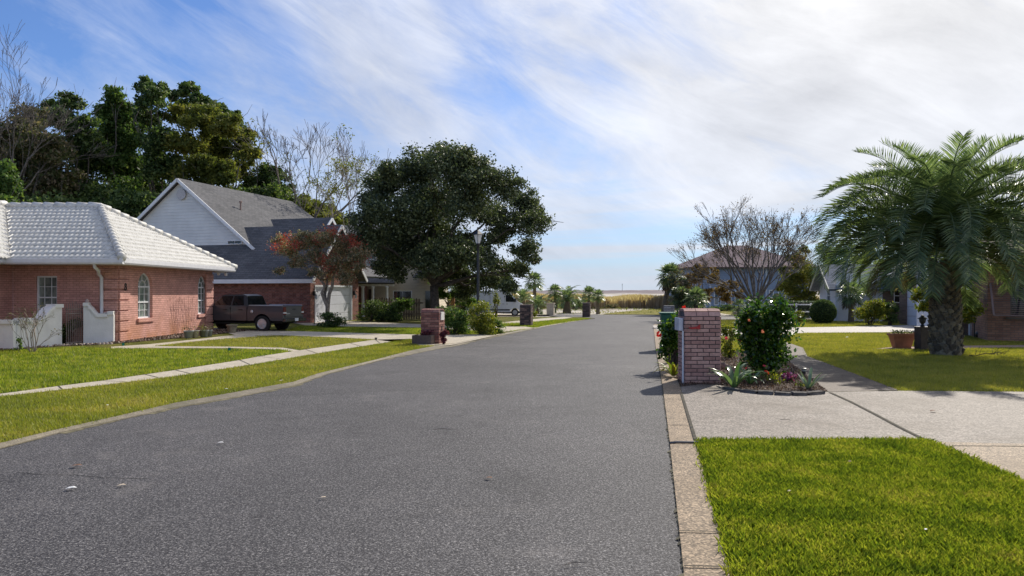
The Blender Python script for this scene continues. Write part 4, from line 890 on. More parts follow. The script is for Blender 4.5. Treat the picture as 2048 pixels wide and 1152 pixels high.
L_DEAD = leafmat('leaf_dead', [(0,(.12,.09,.06)),(.6,(.22,.17,.11)),(1,(.32,.26,.17))], .2, .7, .2)
L_SIL = leafmat('leaf_strap', [(0,(.05,.10,.04)),(.6,(.09,.17,.065)),(1,(.16,.24,.11))], .3, .25, .6)

# ------------------------------------------------------------ big dark oak by the street
rng = np.random.default_rng(11)
oakpx = [(905,330,52),(830,338,48),(765,375,45),(742,430,42),(738,480,38),(775,500,45),(960,350,42),(1010,375,38),(1045,410,38),(1062,450,34),(1052,500,30),(1040,535,22),
 (870,390,60),(820,430,58),(930,400,55),(985,430,48),(880,470,58),(950,500,44),(1000,545,34),(975,565,28),(915,548,38),(860,520,44),(800,470,48),(790,545,24),(765,535,22),(835,500,40),(905,510,44),(1000,470,30),(940,575,24),(1018,572,20),(745,400,30),(865,330,30),(935,320,28),(1075,430,20),(1068,520,14),(780,345,26),(885,310,26),(960,520,30),(925,590,16)]
oak = [c[:3]+tuple(q*1.06 for q in c[3:]) for c in pxclumps(oakpx, 38, 5.5, rng, 1.3)]
leafy_tree('oak_tree', 'huge dark evergreen oak with rounded crown standing beside the street', 'tree', ((872-CX)/F*38,38,0), oak, 190000, .12, L_OAK, bark_dark, .23, 12, fork=((868-CX)/F*38,38,1.9), nl=12, asp=.55, sub=30, sr=.30, up=.5)

# ------------------------------------------------------------ wooded backdrop left
def bgtree(label, lst, d, depth, n, size, lm, seed, trunkx, tr=.22, name='broadleaf_tree', sub=30, sr=.26, nl=7, up=.4):
    n = int(n*2.1); r_ = np.random.default_rng(seed); c = [q[:3]+tuple(v*1.06 for v in q[3:]) for q in pxclumps(lst, d, depth, r_)]
    return leafy_tree(name, label, 'tree', ((trunkx-CX)/F*d, d, 0), c, n, size, lm, bark_grey, tr, seed, 'trees behind the houses on the left', asp=.6, nl=nl, sub=sub, sr=sr, up=up)
bgtree('bright green evergreen at the left edge behind the white tiled roof', [(0,345,30),(15,375,30),(-25,380,40),(5,410,34),(-40,430,50)], 46, 4, 9000, .20, L_GRN, 21, -10)
bgtree('dark vine covered tree left of centre of the wood, under the bare tree', [(60,235,34),(35,270,42),(85,290,50),(40,330,50),(105,350,55),(60,395,50),(115,410,50),(10,300,40),(-20,270,44),(125,300,30)], 58, 7, 20000, .24, L_VIN, 22, 60)
bgtree('green tree with twin tops above the vine covered slope', [(105,215,22),(140,205,26),(125,240,34),(165,262,36),(180,320,48),(150,380,50),(200,400,50),(190,285,28)], 62, 6, 17000, .25, L_DRK, 23, 150)
bgtree('tall green tree with a narrow pointed left top', [(230,192,24),(205,222,24),(245,225,34),(215,262,34),(262,270,38),(240,330,48),(285,350,46),(250,400,50),(225,300,36)], 64, 6, 19000, .25, L_GRN, 24, 240)
bgtree('tallest dark green tree of the wood', [(292,172,22),(308,195,28),(322,178,16),(300,235,28),(318,280,36),(330,335,44),(300,390,48),(345,400,48),(285,205,16)], 63, 6, 16000, .25, L_DRK, 25, 310)
bgtree('green topped tree beside the olive one', [(375,180,24),(355,195,20),(398,196,22),(425,208,22),(385,215,28),(440,222,22),(465,232,20),(475,255,20)], 66, 5, 9000, .25, L_DRK, 26, 400, sub=9)
bgtree('large olive yellow tree at the right of the wood', [(360,232,34),(400,245,40),(445,250,38),(380,290,38),(430,300,44),(475,290,34),(495,310,26),(400,345,42),(450,350,42),(480,345,30),(425,385,38),(375,380,36),(492,268,18)], 61, 6, 23000, .24, L_OLV, 27, 420, sub=14)
bgtree('dense dark evergreen just above the grey roof', [(535,350,28),(515,375,34),(555,370,30),(500,405,40),(545,400,38),(575,400,24),(470,400,34)], 62, 5, 13000, .23, L_DRK, 28, 535)
bgtree('low olive brown thicket tree right of the grey roof ridge', [(600,405,26),(625,420,26),(650,425,24),(610,440,30),(670,440,24),(590,430,26),(640,450,30),(690,450,20)], 66, 5, 11000, .23, L_OLV, 29, 630, tr=.15)
bgtree('dark tree filling the wood low behind the white gable', [(330,440,60),(400,430,60),(280,430,55),(230,440,60),(440,440,50),(180,450,60),(510,440,50)], 56, 5, 16000, .26, L_DRK, 30, 350)
bgtree('dark tree filling the wood low behind the tiled roof', [(30,440,60),(90,440,60),(140,440,60),(-30,440,70),(-60,380,60)], 54, 5, 11000, .26, L_DRK, 31, 60)
for i, (lab, x, d, z, sx) in enumerate((('tall fine twigged bare tree at the left edge against the sky', -6, 52, 11.2, 1.0),)):
    bare_tree('bare_tree', lab, 'tree', ((x-CX)/F*d, d, 0), [((.18,0,1),3.6,.12),((-.1,.1,1),3.4,.10),((.38,-.1,1),3.0,.09),((.05,.3,1),3.2,.09)], bark_grey, 41, depth=6, ratio=.76, spread=.5, trunk_h=5.0, r0=.20, minr=.011, group='leafless trees on the left')
bare_tree('bare_tree', 'bare upright tree right of the olive tree', 'tree', ((572-CX)/F*60,60,0), [((-.05,0,1),3.4,.12),((.25,.1,1),3.2,.09)], bark_grey, 42, depth=5, ratio=.70, spread=.5, trunk_h=6.0, r0=.16, minr=.015, group='leafless trees on the left')
bare_tree('bare_tree', 'bare tree with long limbs sweeping right above the grey ridge', 'tree', ((606-CX)/F*58,58,0), [((.75,0,.75),3.4,.11),((.45,.1,1),3.4,.11),((.15,0,1),2.6,.07)], bark_grey, 43, depth=5, ratio=.72, spread=.55, trunk_h=5.2, r0=.17, minr=.014, group='leafless trees on the left')
bare_tree('bare_tree', 'thin pale tree with a few yellow leaves left of the big oak', 'tree', ((690-CX)/F*56,56,0), [((.05,0,1),2.8,.07),((-.3,.1,1),2.5,.06),((.3,.1,1),2.4,.06)], bark_pale, 44, depth=5, ratio=.72, spread=.5, trunk_h=3.6, r0=.11, minr=.012, leafm=L_OLV, nleaf=2600, lsize=.15, group='leafless trees on the left')
bare_tree('bare_tree', 'small spindly bare tree at the right end of the wood', 'tree', ((505-CX)/F*63,63,0), [((.05,0,1),2.6,.08),((.3,.1,1),2.5,.06)], bark_grey, 45, depth=5, ratio=.72, spread=.5, trunk_h=7.0, r0=.11, minr=.014, leafm=L_OLV, nleaf=900, lsize=.18, group='leafless trees on the left')

# ------------------------------------------------------------ crape myrtle by the garage
rng = np.random.default_rng(50); d = 35.2
cr = pxclumps([(575,500,22),(560,480,16),(600,485,24),(630,480,26),(660,475,26),(690,490,28),(715,505,24),(640,515,28),(600,520,20),(670,530,26),(700,530,24),(560,540,13),(585,525,12),(690,555,18),(720,530,14),(655,555,14),(615,470,14),(700,475,14),(630,545,14)], d, 2.0, rng, 1.2)
leafy_tree('crape_myrtle', 'small forked tree with reddening leaves in front of the white garage door', 'tree', ((655-CX)/F*d,d,0), cr, 34000, .075, L_CRP, bark_grey, .12, 51, fork=((655-CX)/F*d,d,.62), nl=2, sub=18, sr=.36)
T_ = [o for o in bpy.data.objects if o.name == 'crape_myrtle'][0]
mb = MB(); rr = np.random.default_rng(3)
for ex_, px_, py_ in ((.08,642,560),(-.05,668,545)):
    e = V(px_,py_,d)-Vector(T_.location); limb(mb, (0,0,.55), e, .10, .06, rr, seg=5, wob=.06)
    for q_ in cr[::3]: limb(mb, e, Vector(q_[:3])-Vector(T_.location), .05, .01, rr, seg=4, sides=5)
mb.build('branch', bark_pale, T_, True)
RC = [q_[:3] for q_ in pxclumps([(573,478,9),(590,490,9),(640,478,9),(655,465,9),(668,462,8),(700,478,9),(712,490,8),(650,520,8),(662,535,10),(668,548,8),(725,512,9),(718,530,8),(555,495,6)], d-.5, 1.2, rng)]
RC = np.concatenate([np.array(q_)-np.array(T_.location)+rng.normal(size=(230,3))*[.19,.25,.13] for q_ in RC]); leaves('red_foliage', RC, .075, leafmat('leaf_scarlet', [(0,(.25,.035,.03)),(.7,(.46,.075,.06)),(1,(.45,.25,.16))], .4, .5, .3), rng, T_)

# ------------------------------------------------------------ bare vase-shaped tree on the right
stems = []
for k in range(15):
    a = 2*math.pi*k/15+.3*math.sin(k*7.3); sp = .35+.85*((k*37)%11)/10
    stems.append(((math.cos(a)*sp*1.25, math.sin(a)*sp*.7, 1), 2.4-.25*sp, .085-.02*sp))
bare_tree('bare_tree', 'wide vase shaped bare tree in front of the blue house', 'tree', ((1512-CX)/F*43,43,0), stems, bark_grey, 61, depth=5, ratio=.665, spread=.44, trunk_h=.75, r0=.22, minr=.0072, up=.12, leafm=L_BRN, nleaf=7000, lsize=.075, kids=(2,4))

# ------------------------------------------------------------ palms
def frond(name, parent, base, az, el, Ln, bend, mat, rng, nleaf=62, ll=.5, lw=.024, vup=.55, tw=0):
    """arching pinnate frond: rachis plus leaflets, one mesh"""
    base = np.array(base); h = np.array([math.cos(az), math.sin(az), 0]); side = np.array([-math.sin(az), math.cos(az), 0]); up = np.array([0,0,1.])
    K = 22; p = base.copy(); P = [p.copy()]; T = []
    for i in range(K):
        t = i/K; a = el-bend*(t**1.6); dv = h*math.cos(a)+up*math.sin(a)+side*tw*t; dv /= np.linalg.norm(dv); T.append(dv); p = p+dv*Ln/K; P.append(p.copy())
    T.append(T[-1]); P = np.array(P); T = np.array(T); vs = []; lo = []; sz = []
    for i in range(K+1):                          # rachis, triangular section
        w_ = .028*(1-.85*i/K)+.003; nn = np.cross(side, T[i]); 
        vs += [P[i]-side*w_, P[i]+side*w_, P[i]-nn*w_*.8 if nn[2] > 0 else P[i]+nn*w_*.8]
    for i in range(K):
        for a, b in ((0,1),(1,2),(2,0)): lo += [3*i+a, 3*i+b, 3*i+3+b, 3*i+3+a]; sz.append(4)
    for j in range(nleaf):
        t = .13+.87*(j/nleaf)**.9; f = t*K; i = min(int(f), K-1); c = P[i]*(1-(f-i))+P[i+1]*(f-i); tg = T[i]; nn = np.cross(tg, side); nn = nn if nn[2] >= 0 else -nn
        prof = (math.sin(math.pi*min(1,(t-.05)*.98))**.55)*(.55+.45*(1-t)) if t < .99 else .3
        for s_ in (-1, 1):
            l_ = ll*(prof*.9+.12)*rng.uniform(.85,1.12); dr = side*s_*1.0+tg*(.30+.75*t)+nn*vup*rng.uniform(.6,1.3)+rng.normal(size=3)*.07; dr /= np.linalg.norm(dr)
            wv = np.cross(dr, nn); wv /= np.linalg.norm(wv)+1e-9; dp = np.array([0,0,-1.])*l_
            a0 = c; m1 = c+dr*l_*.5+dp*.03; e = c+dr*l_+dp*.16; o = len(vs); w_ = lw*.5
            vs += [a0-wv*w_*.6, a0+wv*w_*.6, m1+wv*w_, e, m1-wv*w_]; lo += [o,o+1,o+2,o+3,o+4]; sz.append(5)
    return npmesh(name, vs, lo, sz, mat, parent)
def bootmat():
    m, nt, p, o = newmat('palm_boots'); g = N(nt, 'ShaderNodeNewGeometry')
    L(nt, MIX(nt, 1.0, RAMP(nt, g.outputs['Random Per Island'], [(0,(.09,.07,.05)),(.6,(.20,.16,.11)),(1,(.30,.25,.17))]), RAMP(nt, noise(nt, obco(nt), 20, 4), [(.3,.6),(.7,1.15)]), 'MULTIPLY'), p.inputs['Base Color']); p.inputs['Roughness'].default_value = .9; bump(nt, p, noise(nt, obco(nt), 40, 4), .8, .02); return m
BOOT = bootmat()
bx_, by_ = G(1892,711); t = thing('palm_tree', 'big feathery pindo palm with stout scaly trunk on the right lawn', 'palm tree', (bx_, by_, 0)); rng = np.random.default_rng(71)
mb = MB(); mb.tube([(0,0,-.05),(-.01,0,.5),(-.03,0,1.2),(-.05,0,2.3)], [.36,.33,.31,.22], 14)
for k in range(230):
    z = .02+k/230*2.3; a = k*2.39996; r_ = .345-.02*z; ca, sa = math.cos(a), math.sin(a); w_ = .085*rng.uniform(.8,1.25); hh = .13*rng.uniform(.8,1.3); o_ = .05*rng.uniform(.7,1.6)+.02
    c = Vector((ca*r_*.93-.02*z, sa*r_*.93, z)); sd2 = Vector((-sa,ca,0)); n_ = Vector((ca,sa,0)); u_ = Vector((0,0,1))
    mb.add([c-sd2*w_, c+sd2*w_, c+sd2*w_*.7+n_*o_+u_*hh*.75, c-sd2*w_*.7+n_*o_+u_*hh*.75, c-sd2*w_*.55+u_*hh+n_*o_*.4, c+sd2*w_*.55+u_*hh+n_*o_*.4, c+n_*o_*.5-u_*.03], [(0,6,3),(0,1,6),(6,1,2),(6,2,3),(3,2,5,4),(0,3,4),(1,5,2)])
mb.build('trunk', BOOT, t)
top = (-.08, 0, 2.65); nf = 104
for k in range(nf):
    a = k*2.39996+.3; f = k/nf
    el = R(88-84*f**.8); bend = R(62+70*min(1,f*2.6)-40*max(0,f-.5))*rng.uniform(.88,1.12); Ln = rng.uniform(3.15,3.6)*(.82+.24*min(1,f*3)-.26*max(0,f-.5))
    if f > .85: el = R(5-30*rng.random()); bend = R(70); Ln *= .66
    frond('frond', t, (top[0]+math.cos(a)*.12, math.sin(a)*.12, top[2]+.25*(1-f)), a, el, Ln, bend, L_PALM if f < .93 or k % 2 else L_DEAD, rng, nleaf=88, ll=.76, lw=.020, vup=1.0-.5*f, tw=rng.normal()*.12)
def pindo(label, px, py, d, H_, fl, n, seed, tr=.18, group='palms at the end of the street'):
    rng = np.random.default_rng(seed); t = thing('palm_tree', label, 'palm tree', ((px-CX)/F*d, d, 0), 0, group)
    mb = MB(); mb.tube([(0,0,-.05),(0,0,H_*.5),(0,0,H_)], [tr*1.25,tr,tr*.8], 9); mb.build('trunk', BOOT, t)
    for k in range(n):
        f = k/n; frond('frond', t, (0,0,H_), k*2.4, R(82-75*f), fl*rng.uniform(.85,1.1), R(95+30*f), L_PALM, rng, nleaf=22, ll=fl*.22, lw=.05, vup=.4)
def fan(vs, lo, sz, c, dr, up, r_, rng, seg=13, w_=.05):
    dr = dr/np.linalg.norm(dr); sd2 = np.cross(dr, up); sd2 /= np.linalg.norm(sd2)+1e-9; nn = np.cross(sd2, dr)
    for k in range(seg):
        a = R(-115+230*k/(seg-1)); v_ = dr*math.cos(a)+sd2*math.sin(a); wv = -dr*math.sin(a)+sd2*math.cos(a); l_ = r_*(.75+.25*math.cos(a))*rng.uniform(.88,1.1)
        m1 = c+v_*l_*.6+nn*abs(math.sin(a))*.05; e = c+v_*l_+np.array([0,0,-.25*l_*rng.uniform(.4,1.1)]); o = len(vs); vs += [c, m1+wv*w_*r_, e, m1-wv*w_*r_]; lo += [o,o+1,o+2,o+3]; sz.append(4)
def fanpalm(label, px, d, H_, cr_, n, seed, tr=.13, lean=0, skirt=0, group='palms at the end of the street', base=None):
    rng = np.random.default_rng(seed); t = thing('palm_tree', label, 'palm tree', ((px-CX)/F*d, d, 0), 0, group)
    mb = MB(); mb.tube([(0,0,-.05),(lean*.4,0,H_*.5),(lean,0,H_)], [tr*1.3,tr,tr*.9], 9)
    for k in range(int(H_/.06)):
        z = k*.06; a = k*2.4; lx = lean*(z/H_); c = Vector((lx+math.cos(a)*tr, math.sin(a)*tr, z)); s2 = Vector((-math.sin(a),math.cos(a),0))*.05; n_ = Vector((math.cos(a),math.sin(a),0))*.05
        mb.add([c-s2, c+s2, c+n_+Vector((0,0,.12))], [(0,1,2)])
    mb.build('trunk', BOOT, t); vs, lo, sz = [], [], []; ctr = np.array([lean,0,H_])
    for k in range(n):
        f = (k+.5)/n; a = k*2.39996; el = R(85-125*f); dr = np.array([math.cos(a)*math.cos(el), math.sin(a)*math.cos(el), math.sin(el)]); pl = cr_*.5*rng.uniform(.85,1.15)
        c = ctr+dr*pl; fan(vs, lo, sz, c, dr+np.array([0,0,-.25]), np.array([0,0,1.]), cr_*.55, rng, w_=.085)
        o = len(vs); s3 = np.array([-math.sin(a), math.cos(a), 0])*.015; vs += [ctr-s3, ctr+s3, c+s3, c-s3]; lo += [o,o+1,o+2,o+3]; sz.append(4)
    npmesh('crown', vs, lo, sz, L_PALM, t)
    if skirt:
        vs, lo, sz = [], [], []
        for k in range(skirt):
            a = rng.uniform(0,6.28); 
            if math.cos(a) > .5: a += 3.14
            dr = np.array([math.cos(a)*.55, math.sin(a)*.55, -.85]); c = ctr+dr*cr_*.4; fan(vs, lo, sz, c, dr, np.array([0,0,1.]), cr_*.55, rng, w_=.085)
        npmesh('dead_fronds', vs, lo, sz, L_DEAD, t)
fanpalm('leaning cabbage palm with brown skirt standing alone right of the street end', 1327, 52, 2.6, 1.15, 44, 81, tr=.17, lean=.5, skirt=16, group=None)
fanpalm('tallest cabbage palm left of the street end, beside the white van', 1070, 56, 2.25, .95, 30, 82, lean=-.05)
fanpalm('slim cabbage palm just right of the beige pillar', 1110, 58, 1.45, .85, 26, 83, tr=.09)
pindo('feathery palm with thick trunk, centre of the street end row', 1134, 0, 57, .85, 1.75, 34, 84, tr=.28)
fanpalm('cabbage palm behind the far brick mailbox', 1178, 58, 1.35, .80, 26, 85, tr=.12)
fanpalm('rightmost small cabbage palm of the row left of the street end', 1196, 54.5, 1.2, .65, 24, 86, tr=.12)
pindo('small silvery feather palm in front of the van', 1075, 0, 52, .5, 1.35, 24, 87, tr=.12)
pindo('low green feather palm behind the roof of the van', 1045, 0, 60, .9, 1.7, 22, 88, tr=.14)
fanpalm('dark cabbage palm right of the leaning one', 1362, 50, 1.15, .95, 26, 89, tr=.10, group='palms right of the street end')
fanpalm('grey green cabbage palm beside the bare tree', 1392, 47, 1.05, .95, 28, 90, tr=.14, group='palms right of the street end')
fanpalm('small palm in front of the blue house windows', 1478, 50, .5, .75, 18, 91, tr=.10, group='palms right of the street end')
fanpalm('small fan palm by the white sided house left of the big palm', 1702, 38.5, 1.4, .85, 22, 92, tr=.12, skirt=8, group='palms right of the street end')

# ------------------------------------------------------------ right background trees
def rtree(label, lst, d, n, size, lm, seed, tx, depth=3, tr=.12, name='broadleaf_tree'):
    r_ = np.random.default_rng(seed); c = pxclumps(lst, d, depth, r_); leafy_tree(name, label, 'tree', ((tx-CX)/F*d,d,0), c, n, size, lm, bark_grey, tr, seed, 'trees on the right behind the houses', nl=6, sub=12)
rtree('olive and gold tree between blue house and white house', [(1600,520,24),(1625,540,28),(1600,560,28),(1580,575,24),(1620,585,26),(1590,595,18),(1645,560,20),(1570,540,12),(1562,575,14),(1555,600,14),(1610,500,12),(1575,515,9)], 55, 18000, .15, L_OLV, 101, 1605)
rtree('taller green tree just left of the big palm', [(1645,500,15),(1660,520,20),(1650,545,22),(1675,530,24),(1690,500,24),(1670,570,22)], 57, 8000, .16, L_GRN, 102, 1660)
rtree('yellow green tree hidden behind the big palm', [(1720,530,26),(1740,500,28),(1760,540,28),(1710,560,24)], 50, 8000, .15, L_OLV, 103, 1730)
rtree('brown leaved small tree left of the bare tree', [(1385,560,18),(1405,548,16),(1428,560,16),(1375,582,14),(1415,590,16),(1445,578,16),(1465,570,12),(1455,595,14),(1392,535,10),(1430,540,9),(1475,590,12)], 52, 9500, .13, L_BRN, 104, 1405)
rtree('grey green small tree behind the brick pillar', [(1345,560,14),(1365,570,16),(1385,585,18),(1400,600,18),(1370,600,18),(1352,585,14)], 50, 9000, .12, L_OAK, 105, 1375)
rtree('glossy green small tree directly behind the palm trunk', [(1930,600,22),(1950,620,16),(1915,625,20),(1935,635,16),(1840,590,18),(1850,612,16),(1860,570,18)], 24, 6000, .10, L_YEL, 106, 1900, 1.2, .05)

# ------------------------------------------------------------ shrubs
def sh(name, label, px, py, pxw, pxh, n, size, lm, seed, dd=None, **k):
    d = 2400/(py-HY) if dd is None else dd; x = (px-CX)/F*d; wv = pxw/F*d; shrub(name, label, 'shrub', (x, d+wv*.35), wv*1.15, wv*.9, pxh/F*d*1.12, n, size, lm, seed, **k)
sh('hibiscus_bush', 'large glossy hibiscus bush with pink blooms right of the brick mailbox', 1545, 755, 104, 172, 11500, .075, L_HIB, 111, k=34, asp=.62, shape=.22, up=.9)
sh('hibiscus_bush', 'hibiscus bush with red blooms between green bin and brick mailbox', 1350, 742, 50, 118, 2600, .07, L_HIB, 112, k=12, asp=.62, dd=15.0, shape=.3, up=.9)
sh('rose_bush', 'loose yellow green rose bush between mailbox and large hibiscus', 1464, 720, 46, 75, 1300, .055, L_YEL, 113, k=9)
sh('shrub', 'leafy dark green bush sprawling at the left end of the verge hedge', 905, 671, 66, 60, 6500, .075, L_GRN, 114, k=14, z0=.05, group='shrubs on the left verge')
sh('shrub', 'tall yellow green bush with upright sprays beside the lamp post', 962, 672, 66, 78, 6000, .065, L_YEL, 115, k=15, group='shrubs on the left verge', shape=.6)
sh('shrub', 'low arching bush at the street end of the verge hedge', 990, 670, 36, 34, 2200, .06, L_GRN, 116, k=8, group='shrubs on the left verge')
sh('shrub', 'dark spreading bush under the forked reddish tree', 658, 658, 62, 34, 3500, .07, L_DRK, 117, k=9)
sh('shrub', 'big dark bush in front of the porch columns', 735, 645, 74, 46, 5000, .09, L_DRK, 118, k=12, group='bushes before the porch')
sh('shrub', 'broad leaved green bush at the right of the porch', 795, 645, 56, 52, 3500, .12, L_GRN, 119, k=10, group='bushes before the porch')
sh('shrub', 'low dark bush between the two porch bushes', 765, 645, 50, 36, 2500, .09, L_DRK, 120, k=8, group='bushes before the porch')
sh('shrub', 'maroon leaved shrub wrapped round the brick mailbox base', 887, 690, 17, 36, 1500, .05, L_RED, 121, k=8, dd=22.1)
sh('shrub', 'bright lime green shrub by the entrance of the white sided house', 1752, 652, 66, 54, 5000, .09, L_YEL, 122, k=12)
sh('shrub', 'dark shrub beside the lime green one', 1785, 652, 34, 50, 3000, .08, L_DRK, 123, k=8)
d_ = 37.5; t = thing('clipped_shrub', 'dark clipped ball shrub at the corner of the white sided house', 'shrub', ((1646-CX)/F*d_, d_, 0)); rng = np.random.default_rng(124)
Q = rv(rng, 15000)*rng.uniform(.93,1.03,(15000,1))*[.62,.62,.62]+[0,0,.58]; Q = Q[Q[:,2] > .02]; leaves('foliage', Q, .055, L_DRK, rng, t, up=.3)
mb = MB(); mb.lathe([(.05,0),(.42,.15),(.55,.5),(.48,.85),(.25,1.08),(.02,1.13)], 14); mb.build('stem', plain('shrub_core_shade', (.012,.02,.01), 1), t, True)  # solid near-black core, not a stem: inner shade of the foliage as colour
sh('ornamental_grass', 'pale spiky grass clump beside the clipped ball shrub', 1605, 645, 34, 28, 1500, .14, L_YEL, 125, k=7, asp=.12, up=.1)
sh('shrub', 'bright green bush just above the brick mailbox', 1400, 626, 30, 22, 1500, .09, L_YEL, 126, k=6)
sh('shrub', 'dark low bushes before the blue house windows', 1450, 622, 60, 16, 2500, .12, L_DRK, 127, k=8, dd=60)
sh('shrub', 'small yellow shrub at the nose of the van', 1066, 634, 18, 16, 600, .08, L_YEL, 128, k=5)
sh('shrub', 'scrubby olive bush among the reeds', 1150, 618, 60, 22, 2500, .12, L_GRN, 129, k=8, dd=66)
sh('shrub', 'dark brown brush pile in front of the reeds', 1228, 616, 30, 10, 700, .10, L_VIN, 130, k=5, dd=68)
sh('shrub', 'green undergrowth between oak trunk and van', 925, 635, 60, 46, 4500, .10, L_GRN, 131, k=10)
sh('shrub', 'pale green sapling foliage under the oak right of the lamp post', 992, 636, 16, 52, 600, .09, L_YEL, 132, k=8, dd=46)
# clipped hedge
d0 = 46; t = thing('hedge', 'flat topped clipped grey green hedge left of the white sided house', 'hedge', ((1540-CX)/F*d0, d0, 0)); rng = np.random.default_rng(140); hw = 105/F*d0
Lp = rng.random((16000,3))*[hw,1.1,.96]; fc = rng.integers(0,3,16000); Lp[fc==0,2] = .96+rng.normal(size=(fc==0).sum())*.02; Lp[fc==1,1] = 0+rng.normal(size=(fc==1).sum())*.03
leaves('foliage', Lp, .07, leafmat('leaf_hedge', [(0,(.05,.075,.045)),(.6,(.11,.15,.09)),(1,(.2,.24,.15))], .2, .4), rng, t, up=1.2)
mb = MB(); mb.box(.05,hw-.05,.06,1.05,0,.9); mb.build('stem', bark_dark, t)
t = thing('railing', 'white rail fence running along the clipped hedge', 'fence', ((1535-CX)/F*45, 45, 0)); 
for z in (.35,.78): mb = MB(); mb.box(0,3.6,-.02,.02,z,z+.07); mb.build('rail', white_trim, t)
for k in range(5):
    mb = MB(); mb.box(k*.875-.04,k*.875+.04,.021,.09,0,.9); mb.build('post', white_trim, t)
# bare shrub by the courtyard wall
bare_tree('bare_shrub', 'leafless many stemmed shrub before the left courtyard wall', 'shrub', (*G(66,707), 0), [((-.5,-.1,1),.50,.016),((-.25,.1,1),.55,.016),((.0,0,1),.55,.018),((.25,-.1,1),.55,.016),((.55,0,1),.52,.016),((-.8,0,.9),.45,.012),((.8,.1,.9),.4,.012)], bark_pale, 151, depth=3, ratio=.66, spread=.45, minr=.0035, up=.1, leafm=L_VIN, nleaf=260, lsize=.045)
sh('shrub', 'tiny green leafy shrub at the foot of the low white wall', 32, 706, 18, 34, 160, .06, L_GRN, 152, k=5)

# ------------------------------------------------------------ reeds, dune scrub, dunes
rng = np.random.default_rng(160); n = 60000
X = rng.uniform(-16, 30, n); Y = 72+rng.random(n)*11+1.2*np.sin(X*.7); hh = (1.12+.12*np.sin(X*.35+1)+.10*np.sin(X*1.1))*rng.uniform(.55,1.2,n)*1.05
B = np.stack([X,Y,np.full(n,-.05)],1); lx = rng.normal(size=(n,3))*.12; lx[:,2] = 0; W_ = np.array([[.022,0,0]]); m1 = B+lx*.4+np.stack([X*0,X*0,hh*.8],1); tp = B+lx+np.stack([X*0,X*0,hh],1)
v = np.stack([B-W_*.6, B+W_*.6, m1+W_*1.5, tp, m1-W_*1.5], 1)
tag(npmesh('reeds', v, np.arange(5*n), np.full(n,5), leafmat('reed', [(0,(.26,.18,.12)),(.5,(.44,.33,.22)),(.85,(.56,.45,.33)),(1,(.66,.58,.48))], .4, .8, .1)), 'tall brown reeds in front of the dunes', 'reeds', None, 'stuff')
n = 9000; X = rng.uniform(-6, 30, n); Y = 53+rng.random(n)**.8*20; k = (np.sin(X*.9+Y*.35)+np.sin(X*.31-Y*.8)+rng.normal(size=n)*.6) > .3; X, Y = X[k], Y[k]; n = len(X)
C = np.stack([X,Y,rng.random(n)*.10],1); o = leaves('dune_grass', C, .16, L_OLV, rng, None, asp=.22, up=.1, hang=1.2); tag(o, 'low tufts of grass scattered on the sand', 'grass', None, 'stuff')
def duneridge(label, y0, y1, x0, x1, z0, z1, seed, col, nx=420, ny=26):
    rng = np.random.default_rng(seed); xs = np.linspace(x0,x1,nx); ys = np.linspace(y0,y1,ny); P = []
    ph = rng.random(12)*6.28; fr = np.array([.01,.017,.03,.05,.083,.13,.21,.3,.4,.55,.7,.9])*60/(x1-x0)*12
    s_ = sum(np.sin(xs*f+p)*(1/(1+i*.55)) for i,(f,p) in enumerate(zip(fr,ph))); s_ = (s_-s_.min())/(s_.max()-s_.min())
    for j, y in enumerate(ys):
        e = math.sin(math.pi*j/(ny-1))**.7
        for i, x in enumerate(xs): P.append((x, y, -.06+e*(z0+(z1-z0)*s_[(i+j*3)%nx]*(.8+.2*math.sin(j*1.7+i*.3)))))
    lo = [(j*nx+i, j*nx+i+1, (j+1)*nx+i+1, (j+1)*nx+i) for j in range(ny-1) for i in range(nx-1)]
    o = npmesh('dunes', P, lo, [4]*len(lo), col, None, True); return tag(o, label, None, None, 'structure')
def dunemat(name, a, b, th, sc):
    m, nt, p, o = newmat(name); g = gpos(nt); s = N(nt, 'ShaderNodeMapping'); s.inputs['Scale'].default_value = (.4,1,1); L(nt, g, s.inputs[0])
    L(nt, RAMP(nt, noise(nt, s.outputs[0], sc, 6, .75), [(th-.05, a), (th+.05, b)]), p.inputs['Base Color']); p.inputs['Roughness'].default_value = .95; return m
duneridge('low scrub covered dunes on the horizon', 560, 680, -700, 900, 1.6, 3.6, 5, dunemat('dune_far', (.16,.125,.13), (.50,.45,.42), .60, .05))
duneridge('white sand swells with a line of dark scrub', 300, 345, -350, 520, .1, .55, 6, dunemat('dune_mid', (.17,.13,.12), (.72,.69,.66), .46, .08))
t = thing('radio_mast', 'thin mast standing on the dune horizon', 'mast', ((1244.5-CX)/F*600, 600, 0)); mb = MB(); mb.tube([(0,0,0),(0,0,8)], [.16,.12], 5); mb.build('pole', black_iron, t); mb = MB(); mb.box(-.5,.5,-.1,.1,6.8,7.0); mb.build('antenna', black_iron, t)

rng = np.random.default_rng(400)
leafy_tree('broadleaf_tree', 'small slender leafy tree under the right side of the big oak', 'tree', ((897-CX)/F*43,43,0), pxclumps([(890,560,22),(912,555,22),(905,585,18),(885,590,14),(930,570,20),(940,600,14),(880,575,14)], 43, 1.5, rng), 12000, .10, L_GRN, bark_pale, .06, 401, nl=6)
leafy_tree('broadleaf_tree', 'small green tree behind the roof of the van', 'tree', ((1000-CX)/F*58,58,0), pxclumps([(985,570,18),(1003,560,18),(1020,580,16),(1010,595,16),(985,590,14)], 58, 1.5, rng), 6000, .14, L_GRN, bark_grey, .08, 402, nl=4)
